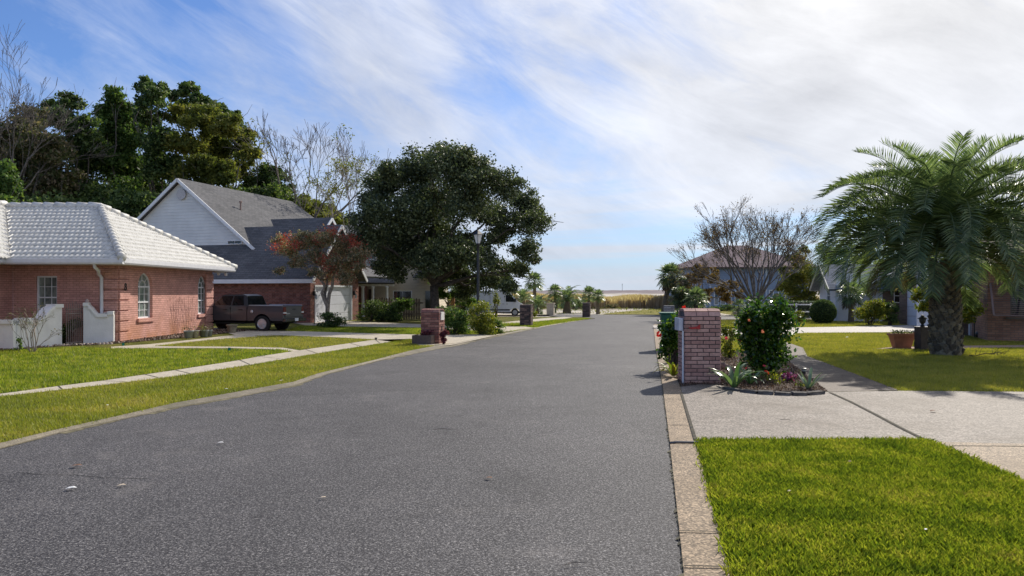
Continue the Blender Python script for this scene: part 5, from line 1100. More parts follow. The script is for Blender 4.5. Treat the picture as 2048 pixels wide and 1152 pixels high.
# ------------------------------------------------------------ brick mailboxes
def facingbricks(mb, w_, dp, h, bw, bh, mj, rng, top=True):
    rows = int(round(h/(bh+mj))); bh = h/rows-mj
    for r in range(rows):
        z = r*(bh+mj)+mj; 
        for (ax, Ls) in (('x', w_), ('y', dp)):
            off = 0 if r % 2 else -(bw+mj)/2; p = off
            if ax == 'y': off = -(bw+mj)/2 if r % 2 else 0; p = off
            while p < Ls-.004:
                a, b = max(0, p), min(Ls, p+bw); p += bw+mj
                if b-a < .02: continue
                j = rng.uniform(-.0025,.0025); t_ = .012
                if ax == 'x':
                    mb.box(a,b,-t_+j,.03,z,z+bh); mb.box(a,b,dp-.03,dp+t_+j,z,z+bh)
                else:
                    mb.box(-t_+j,.028,a+.002,b-.002,z+.0005,z+bh-.0005); mb.box(w_-.028,w_+t_+j,a+.002,b-.002,z+.0005,z+bh-.0005)
def bricky(name, stops, r=.8):
    m, nt, p, o = newmat(name); g = N(nt, 'ShaderNodeNewGeometry')
    L(nt, MIX(nt, 1.0, RAMP(nt, g.outputs['Random Per Island'], stops), RAMP(nt, noise(nt, obco(nt), 14, 6, .7), [(.3,.72),(.7,1.15)]), 'MULTIPLY'), p.inputs['Base Color']); p.inputs['Roughness'].default_value = r; bump(nt, p, noise(nt, obco(nt), 70, 4), .7, .006); return m
B_PINK = bricky('mailbox_brick', [(0,(.36,.19,.155)),(.5,(.50,.28,.23)),(1,(.60,.36,.29))]); MORT = plain('mortar', (.10,.09,.09), .95, var=.3, scale=20)
B_RED = bricky('mailbox_red', [(0,(.20,.08,.065)),(.6,(.30,.125,.10)),(1,(.40,.20,.15))]); B_DRK = bricky('mailbox_dark', [(0,(.045,.035,.035)),(.6,(.12,.075,.065)),(1,(.25,.16,.13))]); B_BRW = bricky('mailbox_brown', [(0,(.08,.06,.05)),(1,(.18,.13,.11))])
def mailbox(label, loc, rz, w_, dp, h, bm, seed, slant=.08, bw=.2, bh=.06, mj=.012):
    rng = random.Random(seed); t = thing('brick_mailbox', label, 'mailbox', (loc[0], loc[1], 0), rz, 'brick mailbox pillars along the street')
    hb = h-slant*1.6; mb = MB(); mb.box(.004,w_-.004,.004,dp-.004,0,hb); mb.prism([(0,hb),(0,hb+.03),(slant*1.3,h-.02),(dp*.5,h-.003),(dp-slant*1.3,h-.02),(dp,hb+.03),(dp,hb)], (w_-.01,0,0), (0,1,0), (0,0,1), (1,0,0), w_-.02)
    mb.build('mortar_core', MORT, t)
    mb = MB(); facingbricks(mb, w_, dp, hb, bw, bh, mj, rng)
    k = 3; x0 = -.012
    prof = [(-.013,hb+mj),(.0,hb+slant*.9),(slant*1.2,h)]
    nb = max(2, int(round(w_/.21)))
    for i in range(nb):                           # sloping header courses and the flat top
        a, b = -.012+(w_+.024)*i/nb+.005, -.012+(w_+.024)*(i+1)/nb-.005
        for s_ in (0, 1):
            Y = (lambda q: q) if s_ == 0 else (lambda q: dp-q)
            mb.prism([(Y(-.012),hb+mj),(Y(slant*.45),hb+slant*1.0),(Y(slant*.9),hb+slant*.9),(Y(.04),hb+mj)], (b,0,0), (0,1,0), (0,0,1), (1,0,0), b-a)
            mb.prism([(Y(slant*.45+.005),hb+slant*1.0+.012),(Y(slant*1.5),h),(Y(slant*1.7),h-.03),(Y(slant*.9),hb+slant*.9)], (b,0,0), (0,1,0), (0,0,1), (1,0,0), b-a)
        q0, q1 = slant*1.5+.008, dp-slant*1.5-.008; m_ = max(1,int((q1-q0)/.1))
        for j in range(m_): mb.box(a,b,q0+(q1-q0)*j/m_,q0+(q1-q0)*(j+1)/m_-.008,h-.04,h+.001*rng.uniform(-2,2))
    mb.build('brickwork', bm, t); return t
mx, my = G(1368,769); t = mailbox('large pink brick mailbox pillar with red flag at the near right driveway', (mx+.02,my), R(-2), .60, .60, 1.30, B_PINK, 1, .085, .195, .0545, .0135)
mb = MB(); mb.box(.06,.11,-.026,-.014,.965,.985); mb.prism([(.10,.955),(.20,.962),(.235,.950),(.25,.96),(.25,1.035),(.235,1.03),(.20,1.0),(.10,.985)], (0,-.03,0), (1,0,0), (0,0,1), (0,-1,0), .008); mb.build('flag', plain('flag_red', (.42,.02,.02), .5), t)
mb = MB(); mb.box(-.10,-.02,.05,.45,.92,1.14); mb.build('paper_box', plain('box_white', (.6,.6,.64), .5), t, bevel=.012)
mb = MB(); mb.box(-.045,-.02,.02,.05,.0,.92); mb.build('white_post', white_trim, t)
mx, my = G(841,690); t = mailbox('reddish brick mailbox pillar with maroon shrub and planter on the left verge', (mx,my+.15), R(-14), .56, .50, 1.08, B_RED, 2, .07); t['group'] = 'brick mailbox pillars along the street'
mb = MB(); mb.box(.565,.60,.12,.40,.74,.98); mb.build('mail_door', plain('mail_door', (.75,.73,.68), .5), t); mb = MB(); mb.box(.566,.585,.2,.27,.42,.56); mb.build('number_plate', black_iron, t)
mb = MB(); mb.box(-.16,.44,-.34,-.28,0,.30); mb.box(-.16,-.10,-.28,-.02,0,.299); mb.box(.38,.44,-.28,-.02,0,.3005); mb.build('planter', B_BRW, t)
shrub('shrub', 'scraggly twiggy plant in the planter of the reddish brick mailbox', 'shrub', (mx+.12,my-.02), .75, .4, .5, 700, .045, L_RED, 171, k=6)
mx, my = G(1040,652.5); mailbox('dark mottled brick mailbox pillar in front of the white van', (mx,my), R(-14), .50, .46, 1.0, B_DRK, 3, .05)
mx, my = G(1165,634); mailbox('farthest dark brown brick mailbox pillar near the street end', (mx,my), R(-12), .45, .42, .90, B_BRW, 4, .05)
mx, my = V(1328,625,33)[:2]; mailbox('low grey brick pillar behind the green bin', (mx,my), R(-10), .44, .42, .98, bricky('mailbox_grey', [(0,(.14,.14,.15)),(1,(.30,.30,.31))]), 5, .04)
t = thing('stucco_pillar', 'beige stucco mailbox pillar standing by the sand at the street end', 'mailbox', (V(1093,0,50.5)[0],50.5,0), R(-14)); mb = MB(); mb.box(0,.48,0,.5,0,.80); mb.build('pillar', plain('stucco_beige', (.50,.43,.33), .8), t, bevel=.03)
mb = MB(); mb.box(.481,.49,.12,.38,.50,.72); mb.build('mail_door', black_iron, t); mb = MB(); mb.box(-.03,.51,-.03,.53,.78,.82); mb.build('cap', plain('stucco_beige', (.5,.43,.33)), t, bevel=.01)

# ------------------------------------------------------------ street lamp
t = thing('street_lamp', 'black street lamp with white lantern against the big oak', 'street lamp', (V(956,0,31.5)[0],31.5,0)); mb = MB()
mb.lathe([(.13,0),(.13,.25),(.085,.32),(.075,.9),(.06,1.0),(.055,3.2),(.05,3.55),(.075,3.57),(.075,3.6)], 12); mb.build('pole', black_iron, t, True)
mb = MB(); mb.lathe([(.085,3.62),(.175,3.98)], 4); mb.build('lantern_glass', plain('lantern_glass', (.70,.69,.66), .3), t)
mb = MB(); mb.lathe([(.21,3.98),(.20,4.0),(.06,4.16),(.03,4.18),(.02,4.24),(.004,4.27)], 4); mb.lathe([(.095,3.59),(.10,3.62)], 4)
for k in range(4): a = k*math.pi/2; mb.tube([(.088*math.cos(a),.088*math.sin(a),3.62),(.178*math.cos(a),.178*math.sin(a),3.98)], .009, 4)
mb.build('lantern_frame', black_iron, t)

# ------------------------------------------------------------ vehicles
def loft(mb, xs, bot, top, w, nz=7, ends=True):
    L_, Rr = [], []
    for x in xs:
        zb, zt = bot(x), top(x); L_.append([(x, w(x,zb+(zt-zb)*k/nz), zb+(zt-zb)*k/nz) for k in range(nz+1)]); Rr.append([(p[0],-p[1],p[2]) for p in L_[-1]])
    for i in range(len(xs)-1):
        for k in range(nz): mb.quad(L_[i][k],L_[i+1][k],L_[i+1][k+1],L_[i][k+1]); mb.quad(Rr[i][k],Rr[i+1][k],Rr[i+1][k+1],Rr[i][k+1])
        mb.quad(L_[i][nz],L_[i+1][nz],Rr[i+1][nz],Rr[i][nz]); mb.quad(L_[i][0],L_[i+1][0],Rr[i+1][0],Rr[i][0])
    if ends:
        for q in (0,-1): mb.add(L_[q]+Rr[q][::-1], [tuple(range(2*(nz+1)))])
def lin(pts):
    return lambda x: float(np.interp(x, [p[0] for p in pts], [p[1] for p in pts]))
def wheel(t, x, y, r, wd, side, rimm, spokes=5):
    tw = thing0 = None; mb = MB(); mb.lathe([(r*.5,-wd*.28),(r*.62,-wd*.3),(r*.66,-wd/2),(r*.93,-wd/2),(r,-wd*.36),(r,wd*.36),(r*.93,wd/2),(r*.66,wd/2),(r*.62,wd*.3),(r*.5,wd*.28)], 28, (x,y,r), 'y'); ty = mb.build('wheel', plain('tyre', (.012,.012,.013), .85, var=.3), t, False)
    mb = MB(); s = side; yo = y+s*wd/2*.80
    mb.lathe([(r*.63,-.012),(r*.66,0),(r*.63,.012),(r*.57,.0)], 28, (x,yo,r), 'y'); mb.lathe([(r*.15,-.02),(r*.13,.03)], 14, (x,yo,r), 'y')
    for k in range(spokes):
        a = 2*math.pi*k/spokes+math.pi/2; mb.bar((x+r*.1*math.cos(a),yo-.0*s,r+r*.1*math.sin(a)), (x+r*.6*math.cos(a),yo-.01*s,r+r*.6*math.sin(a)), .045, r*.24, (math.cos(a+math.pi/2),0,math.sin(a+math.pi/2)))
    mb.build('rim', rimm, ty)
    mb = MB(); mb.lathe([(.01,-.02),(r*.57,-.02),(r*.57,.0)], 20, (x,yo-s*.018,r), 'y'); mb.build('hub', plain('hub_dark', (.03,.03,.03), .5), ty)
def paint(name, c, rough=.28, metal=.6):
    m, nt, p, o = newmat(name); p.inputs['Base Color'].default_value = (*c,1); p.inputs['Metallic'].default_value = metal; p.inputs['Roughness'].default_value = rough; p.inputs['Coat Weight'].default_value = .35; p.inputs['Coat Roughness'].default_value = .12
    L(nt, RAMP(nt, noise(nt, obco(nt), 3, 3), [(.3, tuple(x*.9 for x in c)), (.7, c)]), p.inputs['Base Color']); return m
P_TRK = paint('truck_paint', (.048,.053,.064), .30, .0); CHR = plain('chrome', (.50,.51,.53), .25, .35, var=.02); GLS = glassmat('car_glass', (.006,.007,.008), (.015,.017,.02))
P_VAN = paint('van_white', (.62,.64,.68), .3, 0)
rx, ry = G(564,664); t = thing('pickup_truck', 'dark grey crew cab pickup parked with its tailgate to the street', 'pickup truck', (rx+.35, ry+.55, 0), math.atan2(.25,-.968), sc=.785); TRK = t
# local: +x is the truck's nose, +y its left side (seen by the camera)
WX = (1.28, 4.85); RW = .41
def tb(x):
    z = .56
    for c in WX:
        q = .50**2-(x-c)**2
        if q > 0: z = max(z, RW+math.sqrt(q))
    return z
wf = lambda x, z: (.985-.05*max(0,z-1.0)/.35-.05*max(0,.8-z))*(1-.03*max(0,x-4.8))
xs = sorted(set(list(np.linspace(.10,2.12,34))+[WX[0]-.5,WX[0]+.5]))
mb = MB(); loft(mb, xs, tb, lin([(.1,1.30),(2.12,1.31)]), wf, 8); bd = mb.build('bed', P_TRK, t)
mb = MB(); loft(mb, [2.16]+sorted(set(list(np.linspace(2.2,5.75,50)))), tb, lin([(2.16,1.31),(4.1,1.27),(4.3,1.25),(5.5,1.12),(5.75,1.0)]), wf, 8); mb.build('body', P_TRK, t)
mb = MB(); wc = lambda x, z: .93-.30*max(0,z-1.28)/.62; tcab = lin([(2.18,1.30),(2.32,1.82),(2.6,1.90),(3.7,1.89),(4.45,1.26)])
loft(mb, np.linspace(2.18,4.44,30), lambda x: 1.24, tcab, wc, 6); mb.build('cab', P_TRK, t)
def sidepatch(mb, pts, w, off=.006, s=1):
    c = [(x, s*(w(x,z)+off), z) for x, z in pts]; mb.add(c, [tuple(range(len(c)))])
mb = MB()
for s in (1,-1):
    sidepatch(mb, [(2.36,1.34),(3.05,1.34),(3.05,1.80),(2.52,1.80)], wc, .006, s); sidepatch(mb, [(3.13,1.34),(4.15,1.34),(3.72,1.80),(3.13,1.80)], wc, .006, s)
mb.add([(2.185,-.80,1.36),(2.185,.80,1.36),(2.295,.68,1.80),(2.295,-.68,1.80)], [(0,1,2,3)]); mb.add([(4.40,-.82,1.31),(4.40,.82,1.31),(3.80,.66,1.82),(3.80,-.66,1.82)], [(0,1,2,3)])
mb.build('window', GLS, t)
for s in (1,-1): mb = MB(); mb.tube([(.14,s*.93,1.325),(1.0,s*.93,1.335),(2.05,s*.93,1.335)], .025, 6); mb.build('bed_rail', CHR, t)
mb = MB(); mb.box(.055,.10,-.80,.80,.74,1.31); mb.build('tailgate', P_TRK, t, bevel=.02); mb = MB(); mb.box(.045,.056,-.14,.14,1.1,1.16); mb.build('tailgate_handle', black_iron, t); mb = MB(); mb.box(.046,.057,.40,.74,.90,.935); mb.build('badge', CHR, t)
for s in (1,-1):
    mb = MB(); mb.box(.05,.20,s*.82-.09 if s>0 else s*.82-.13,s*.82+.13 if s>0 else s*.82+.09,.86,1.26); f = mb.build('tail_light', plain('tail_red', (.10,.006,.006), .25), t, bevel=.015)
    mb = MB(); mb.box(.042,.206,s*.82-.10 if s>0 else s*.82-.136,s*.82+.136 if s>0 else s*.82+.10,.93,1.0); mb.build('reverse_lamp', plain('lamp_clear', (.6,.6,.6), .2), f)
mb = MB(); mb.box(-.10,.12,-.96,.96,.50,.68); mb.build('bumper', plain('bumper_dark', (.10,.10,.10), .25, .8), t, bevel=.04)
mb = MB(); mb.box(-.112,-.10,-.16,.16,.53,.68); mb.build('licence_plate', plain('plate', (.68,.70,.74), .4), t)
mb = MB(); mb.lathe([(.085,0),(.085,.012),(.04,.02)], 18, (1.86+.0,.985,1.02), 'y'); mb.build('fuel_cap', CHR, t, True)
for s in (1,-1):
    for x in (2.42,3.28): mb = MB(); mb.box(x,x+.22,s*.995-.02,s*.995+.02,1.10,1.14); mb.build('door_handle', black_iron, t)
for s in (1,-1):
    for x in (2.14,3.09,4.10): mb = MB(); mb.box(x-.008,x+.008,s*.985-.012,s*.985+.006,.60,1.26); mb.build('door_gap', plain('gap', (.004,.004,.004), .9), t)
mb = MB(); mb.box(.3,5.5,-.7,.7,.42,.62); mb.box(2.3,4.3,-.97,.97,.40,.45); mb.build('chassis', plain('chassis', (.01,.01,.01), .9), t)
for x in WX:
    for s in (1,-1): wheel(t, x, s*.86, RW, .27, s, CHR)
# van: nose to the right
vx = (1051-CX)/F*49; t = thing('cargo_van', 'white high roofed cargo van parked nose right beyond the verge bushes', 'van', (vx-5.9*.66, 49.4, 0), 0, sc=.66)
VW = (1.05, 4.85); RV = .36
def vb(x):
    z = .42
    for c in VW:
        q = .44**2-(x-c)**2
        if q > 0: z = max(z, RV+math.sqrt(q))
    return z
vt = lin([(0,2.40),(.15,2.50),(4.0,2.50),(4.25,2.42),(5.05,1.55),(5.25,1.36),(5.80,1.08),(5.95,.85)]); wv_ = lambda x, z: 1.02-.12*max(0,z-1.3)/1.2-.06*max(0,x-5.2)/.7
mb = MB(); loft(mb, sorted(set(list(np.linspace(0,5.95,80)))), vb, vt, wv_, 10); mb.build('body', P_VAN, t, False)
mb = MB()
for s in (1,-1): sidepatch(mb, [(3.95,1.40),(5.0,1.40),(4.50,2.02),(4.30,2.10),(3.95,2.10)], wv_, .008, s)
mb.add([(5.12,-.88,1.50),(5.12,.88,1.50),(4.40,.84,2.28),(4.40,-.84,2.28)], [(0,1,2,3)]); mb.build('window', GLS, t)
mb = MB(); mb.box(.5,5.4,-.98,.98,.30,.43)
for s in (1,-1): mb.box(1.55,4.35,s*1.02-.012,s*1.02+.012,.55,.68)
mb.build('trim', plain('van_trim', (.012,.012,.013), .6), t)
mb = MB()
for s in (1,-1): mb.box(3.85,3.865,s*1.0-.01,s*.995+.013,.5,2.2); mb.box(2.4,2.415,s*1.0-.01,s*.99+.012,.5,2.25); mb.box(3.62,3.8,s*1.02-.01,s*1.02+.02,1.18,1.22); mb.box(4.0,4.16,s*1.02-.01,s*1.02+.02,1.18,1.22)
mb.build('door_handle', plain('van_dark', (.05,.05,.055), .5), t)
for s in (1,-1):
    mb = MB(); mb.box(-.02,.08,s*.93-.07,s*.93+.07,1.2,1.85); mb.build('tail_light', plain('tail_bright', (.55,.02,.02), .3), t, bevel=.01)
    mb = MB(); mb.box(4.80,4.98,s*1.12-.12,s*1.12+.12,1.42,1.72); mb.build('mirror', black_iron, t, bevel=.02)
    for x in VW: wheel(t, x, s*.90, RV, .22, s, plain('rim_grey', (.35,.36,.38), .4, .7), 6)

# ------------------------------------------------------------ wheelie bin
bx0 = V(1321,0,20.3)[0]; t = thing('wheelie_bin', 'dark green wheelie bin at the right kerb behind the hibiscus', 'bin', (bx0+.01, 20.3, 0), R(-8)); GB = plain('bin_green', (.012,.10,.06), .45, var=.1)
mb = MB(); q = .06; mb.add([(q,q,.05),(.50,q,.05),(.50,.56,.05),(q,.56,.05),(0,0,.98),(.56,0,.98),(.56,.62,.98),(0,.62,.98)], [(0,3,2,1),(4,5,6,7),(0,1,5,4),(1,2,6,5),(2,3,7,6),(3,0,4,7)]); mb.build('body', GB, t, bevel=.02)
mb = MB(); mb.box(-.03,.59,-.03,.66,.985,1.03); mb.box(.0,.56,.62,.70,.93,.98); mb.build('lid', GB, t, bevel=.015)
for x in (.0,.50): mb = MB(); mb.lathe([(.10,0),(.10,.05)], 14, (x,.60,.10), 'y'); mb.v = [(x+(b-.60), .60+(a-x), c) for a,b,c in mb.v]; mb.build('wheel', plain('tyre', (.012,.012,.013)), t)

# ------------------------------------------------------------ lantern post, planters, pots, bowl
px0, py0 = G(1845,700.5); t = thing('lantern_post', 'dark square garden pillar topped by a black lantern left of the big palm', 'lantern post', (px0, py0, 0), R(6))
mb = MB(); mb.box(-.145,.145,-.145,.145,0,.62); mb.build('pillar', plain('dark_post', (.05,.035,.035), .6, var=.3), t, bevel=.008); mb = MB(); mb.box(-.165,.165,-.165,.165,.62,.645); mb.build('cap', plain('dark_post', (.05,.035,.035)), t, bevel=.006)
mb = MB(); mb.lathe([(.06,.645),(.055,.68),(.03,.70),(.045,.73),(.075,.76),(.09,.84),(.085,.85),(.125,.86),(.12,.875),(.06,.91),(.04,.93),(.045,.95),(.01,.96)], 14); mb.build('lantern', black_iron, t, True)
TER = plain('terracotta', (.42,.17,.09), .75, var=.15, scale=5)
def planter(label, x, y, wx, wy, h, seed, group='terracotta trough planters'):
    t = thing('planter', label, 'planter', (x, y, 0), R(3), group); mb = MB(); i = .12
    mb.add([(i,i*.5,0),(wx-i,i*.5,0),(wx-i,wy-i*.5,0),(i,wy-i*.5,0),(0,0,h),(wx,0,h),(wx,wy,h),(0,wy,h)], [(0,3,2,1),(4,5,6,7),(0,1,5,4),(1,2,6,5),(2,3,7,6),(3,0,4,7)]); mb.box(-.02,wx+.02,-.02,.0-.001,h-.05,h+.01); mb.box(-.02,-.001,-.001,wy,h-.05,h+.01); mb.box(wx+.001,wx+.02,-.001,wy,h-.05,h+.01)
    mb.build('trough', TER, t); r_ = np.random.default_rng(seed); C = r_.random((260,3))*[wx*.9,wy*.9,.10]+[wx*.05,wy*.05,h]; leaves('plant', C, .05, L_OAK, r_, t)
px0, py0 = G(1797,699); planter('terracotta trough planter between lawn and dark lantern pillar', px0-.07, py0+.15, .66, .30, .42, 5)
px0, py0 = G(1853,697); planter('terracotta trough planter half hidden behind the palm trunk', px0+.12, py0+.6, .66, .30, .42, 6)
GAL = plain('galvanised', (.36,.39,.42), .5, .1, var=.2); CREAM = plain('cream_pot', (.50,.47,.40), .7)
rng = random.Random(8)
for i, (a, b, tp, bt, m_, lab) in enumerate(((363,383,662,676.5,GAL,'largest grey metal pot, leftmost of the row by the pink wall'),(380,395,661,675.5,CREAM,'cream pot second in the row by the pink wall'),(397,409,661,674.5,plain('mossy_pot',(.16,.17,.12),.8),'mossy dark pot with green plant in the middle of the row'),(404,415,660.5,674,GAL,'grey metal pot fourth in the row by the pink wall'),(413,423,660,673,GAL,'grey metal pot at the right end of the row by the pink wall'))):
    x, y = G((a+b)/2, bt, .04); r0 = (b-a)/2/F*y; h = (bt-tp)/F*y; t = thing('plant_pot', lab, 'pot', (x, y+r0, .04), 0, 'pots along the pink wall')
    mb = MB(); mb.lathe([(r0*.72,0),(r0*.97,h*.93),(r0*1.05,h*.94),(r0*1.05,h),(r0*.93,h),(r0*.90,h*.85)], 16); mb.build('pot', m_, t, True)
    mb = MB(); rn = np.random.default_rng(i)
    for k in range(6): limb(mb, (0,0,h*.8), (rn.normal()*r0*.8, rn.normal()*r0*.6, h+rn.uniform(.08,.30)), .005, .002, rn, sides=3, seg=3)
    st = mb.build('stem', bark_pale, t); C = rn.normal(size=(60 if i in (0,2) else 22,3))*[r0*.6,r0*.5,.06]+[0,0,h+.06]; leaves('foliage', C, .05, L_YEL if i == 2 else L_VIN, rn, t)
x, y = G(460,665.5,.04); t = thing('stone_bowl', 'weathered stone bowl planter at the far corner of the pink house', 'planter', (x, y+.2, .04)); mb = MB(); mb.lathe([(.13,0),(.15,.03),(.17,.16),(.20,.26),(.215,.27),(.215,.30),(.19,.30),(.17,.27)], 18); mb.build('bowl', plain('old_stone', (.24,.21,.15), .9, var=.3), t, True)

# ------------------------------------------------------------ the planting bed
def strap(label, px, py, n, Ln, seed, mat=None, wd=.05, arch=1.0, name='strap_leaf_plant', group='strap leaved plants in the bed'):
    x, y = G(px, py, .025); t = thing(name, label, 'plant', (x, y, .025), 0, group); rng = np.random.default_rng(seed); vs, lo, sz = [], [], []
    for k in range(n):
        a = 2*math.pi*k/n+rng.normal()*.25; el = R(rng.uniform(40,82)); l_ = Ln*rng.uniform(.7,1.15); bd_ = R(rng.uniform(45,125))*arch; h = np.array([math.cos(a),math.sin(a),0]); s = np.array([-math.sin(a),math.cos(a),0]); p = h*.03; K = 8; o = len(vs)
        for i in range(K+1):
            t_ = i/K; w_ = wd*(math.sin(math.pi*min(1,.18+.82*t_))**.7)*.5+.002; nn = np.array([0,0,1.])*.3*w_
            vs += [p-s*w_+nn, p.copy(), p+s*w_+nn]; e = el-bd_*t_**1.3; p = p+(h*math.cos(e)+np.array([0,0,math.sin(e)]))*l_/K; p[2] = max(p[2], .012)
        for i in range(K):
            for q in (0,1): lo += [o+3*i+q, o+3*i+q+1, o+3*i+3+q+1, o+3*i+3+q]; sz.append(4)
    npmesh('leaf', vs, lo, sz, mat or L_SIL, t, True); return t
strap('big strap leaved plant with drooping silvery leaves right of the brick mailbox', 1468, 776, 20, .62, 201, wd=.065)
strap('smaller strap leaved plant under the large hibiscus', 1500, 768, 13, .50, 202)
strap('bright strap leaved plant left of the brick mailbox by the gutter', 1347, 752, 18, .45, 203, L_YEL, .06)
strap('low arching plant between gutter and brick mailbox', 1340, 725, 12, .35, 204, L_YEL, .05)
strap('stiff grey green agave like plant beside the solar light', 1617, 777, 14, .34, 205, leafmat('leaf_agave', [(0,(.09,.14,.09)),(1,(.26,.33,.24))], .2, .4), .045, .35)
def flowers(label, px, py, col, n, r_, h, seed, lm=None, nf=5, fs=.045):
    x, y = G(px, py, .025); t = thing('flowering_plant', label, 'plant', (x, y, .025), 0, 'flowering plants in the bed'); rng = np.random.default_rng(seed)
    C = rng.normal(size=(n,3))*[r_*.5,r_*.5,h*.22]+[0,0,h*.5]; C[:,2] = np.abs(C[:,2]); leaves('foliage', C, .04, lm or L_YEL, rng, t, asp=.6)
    for k in range(nf):
        c = np.array([rng.normal()*r_*.5, rng.normal()*r_*.4, h*rng.uniform(.7,1.15)]); leaves('blossom', c+rng.normal(size=(14,3))*fs*.35, fs*.8, col, rng, t, asp=.9)
C_RED = leafmat('petal_red', [(0,(.5,.012,.01)),(1,(.75,.03,.02))], .4, .5); C_PNK = leafmat('petal_pink', [(0,(.55,.03,.10)),(1,(.75,.10,.18))], .4, .5); C_COR = leafmat('petal_coral', [(0,(.6,.18,.12)),(1,(.75,.30,.2))], .4, .5); C_PUR = leafmat('petal_purple', [(0,(.16,.02,.10)),(1,(.38,.08,.25))], .3, .5)
flowers('small plant with bright red blooms in front of the large hibiscus', 1548, 768, C_RED, 150, .15, .22, 211, nf=2, fs=.03); flowers('pink flowered plant low beneath the large hibiscus', 1518, 764, C_PNK, 150, .15, .26, 212, L_DRK, 2, .028)
flowers('purple ornamental cabbage rosette in the mulch', 1575, 764, C_PUR, 60, .10, .10, 213, L_DRK, 7, .07)
flowers('tiny green seedling beside the purple rosette', 1600, 775, C_PNK, 50, .08, .08, 214, nf=0)
# hibiscus blooms belong to the bushes
def blooms(objname, pts, col, fs=.075):
    t = [o for o in bpy.data.objects if o.name == objname][0]; rng = np.random.default_rng(5)
    for px, py, d in pts:
        c = np.array(V(px,py,d)-Vector(t.location)); leaves('blossom', c+rng.normal(size=(16,3))*fs*.3, fs*.8, col, rng, t, asp=.9)
blooms('hibiscus_bush', [(1499,640,13.5),(1525,662,13.2)], C_COR, .036); blooms('hibiscus_bush.001', [(1370,615,14.6),(1317,667,14.8)], C_RED, .07); blooms('rose_bush', [(1454,676,15.5),(1478,678,15.4)], C_PNK, .055)
# edging stones
ST = plain('edge_stone', (.13,.115,.10), .95, var=.4, scale=9, bmp=.8); rng = random.Random(31)
segs = [((1443,776),(1478,782)),((1480,783),(1512,786.5)),((1515,787),(1547,789)),((1550,789),(1583,790.5)),((1586,790),(1616,790)),((1619,789.5),(1652,787))]
names = ['leftmost edging stone beside the strap leaved plant','second edging stone from the left of the bed','third edging stone from the left of the bed','fourth edging stone from the left of the bed','fifth edging stone from the left of the bed','pale flat edging stone at the right tip of the bed']
for (a, b), lb in zip(segs, names):
    A, Bq = Vector((*G(*a,.03),0)), Vector((*G(*b,.03),0)); u = (Bq-A); ln = u.length; mb = MB(); mb.box(0,ln*.97,0,.12,.01,.055+rng.uniform(0,.02)); o = mb.build('edging_stone', ST, None, bevel=.014)
    for v_ in o.data.vertices: v_.co += Vector((rng.gauss(0,.005),rng.gauss(0,.008),rng.gauss(0,.004)))
    o.location = A; o.rotation_euler = (0,0,math.atan2(u.y,u.x)+rng.gauss(0,.04)); tag(o, lb, 'stone', 'edging stones of the bed')
x, y = G(1454,752,.03); mb = MB(); rn = np.random.default_rng(2); limb(mb, (-.12,.1,.24), (.22,-.22,.05), .07, .045, rn, seg=6, sides=8, wob=.12); o = mb.build('driftwood', plain('driftwood', (.24,.17,.13), .9, var=.3, scale=10), None, True); o.location = (x,y,0); tag(o, 'weathered driftwood log leaning in the bed beside the mailbox', 'log')
x, y = G(1608,771,.025); t = thing('solar_light', 'small black solar path light at the edge of the bed', 'path light', (x,y,.02)); mb = MB(); mb.lathe([(.010,0),(.010,.20),(.028,.205),(.034,.245)], 8); mb.build('stake', black_iron, t); mb = MB(); mb.lathe([(.034,.246),(.036,.275)], 12); mb.build('lens', plain('lens', (.35,.36,.33), .2), t); mb = MB(); mb.lathe([(.045,.276),(.045,.292),(.02,.30)], 12); mb.build('cap', black_iron, t)
for k, (px_, py_, hh, lb) in enumerate(((1583,742,.12,'left of two thin black stakes behind the purple rosette'),(1587,745,.09,'right of two thin black stakes behind the purple rosette'))):
    x, y = G(px_,py_+6,.025); mb = MB(); mb.lathe([(.008,0),(.008,hh),(.014,hh+.005),(.014,hh+.02)], 6); o = mb.build('garden_stake', black_iron); o.location = (x,y,.0); tag(o, lb, 'stake', 'stakes in the bed')
# mulch chips
rng = np.random.default_rng(77); P_ = np.array(MUL); a_, b_ = P_.min(0), P_.max(0); C = a_+(b_-a_)*rng.random((26000,2)); C = C[inpoly(C, MUL)]; C = np.concatenate([C, rng.random((len(C),1))*.03+.026],1)
o = leaves('mulch', C, .045, leafmat('chip', [(0,(.06,.035,.025)),(.6,(.16,.09,.06)),(.9,(.30,.19,.13)),(1,(.42,.34,.28))], .1, .8, .2), rng, None, asp=.35, up=3); tag(o, 'bark mulch chips covering the planting bed', 'mulch', None, 'stuff')
P_ = np.array(MUL2); a_, b_ = P_.min(0), P_.max(0); C = a_+(b_-a_)*rng.random((16000,2)); C = C[inpoly(C, MUL2)]; C = np.concatenate([C, rng.random((len(C),1))*.03+.043],1)
o = leaves('gravel', C, .07, leafmat('pebble', [(0,(.07,.05,.04)),(.6,(.20,.14,.11)),(1,(.42,.34,.28))], .05, .9, .2), rng, None, asp=.7, up=2); tag(o, 'pebbles and leaf litter along the pink house', 'gravel', None, 'stuff')

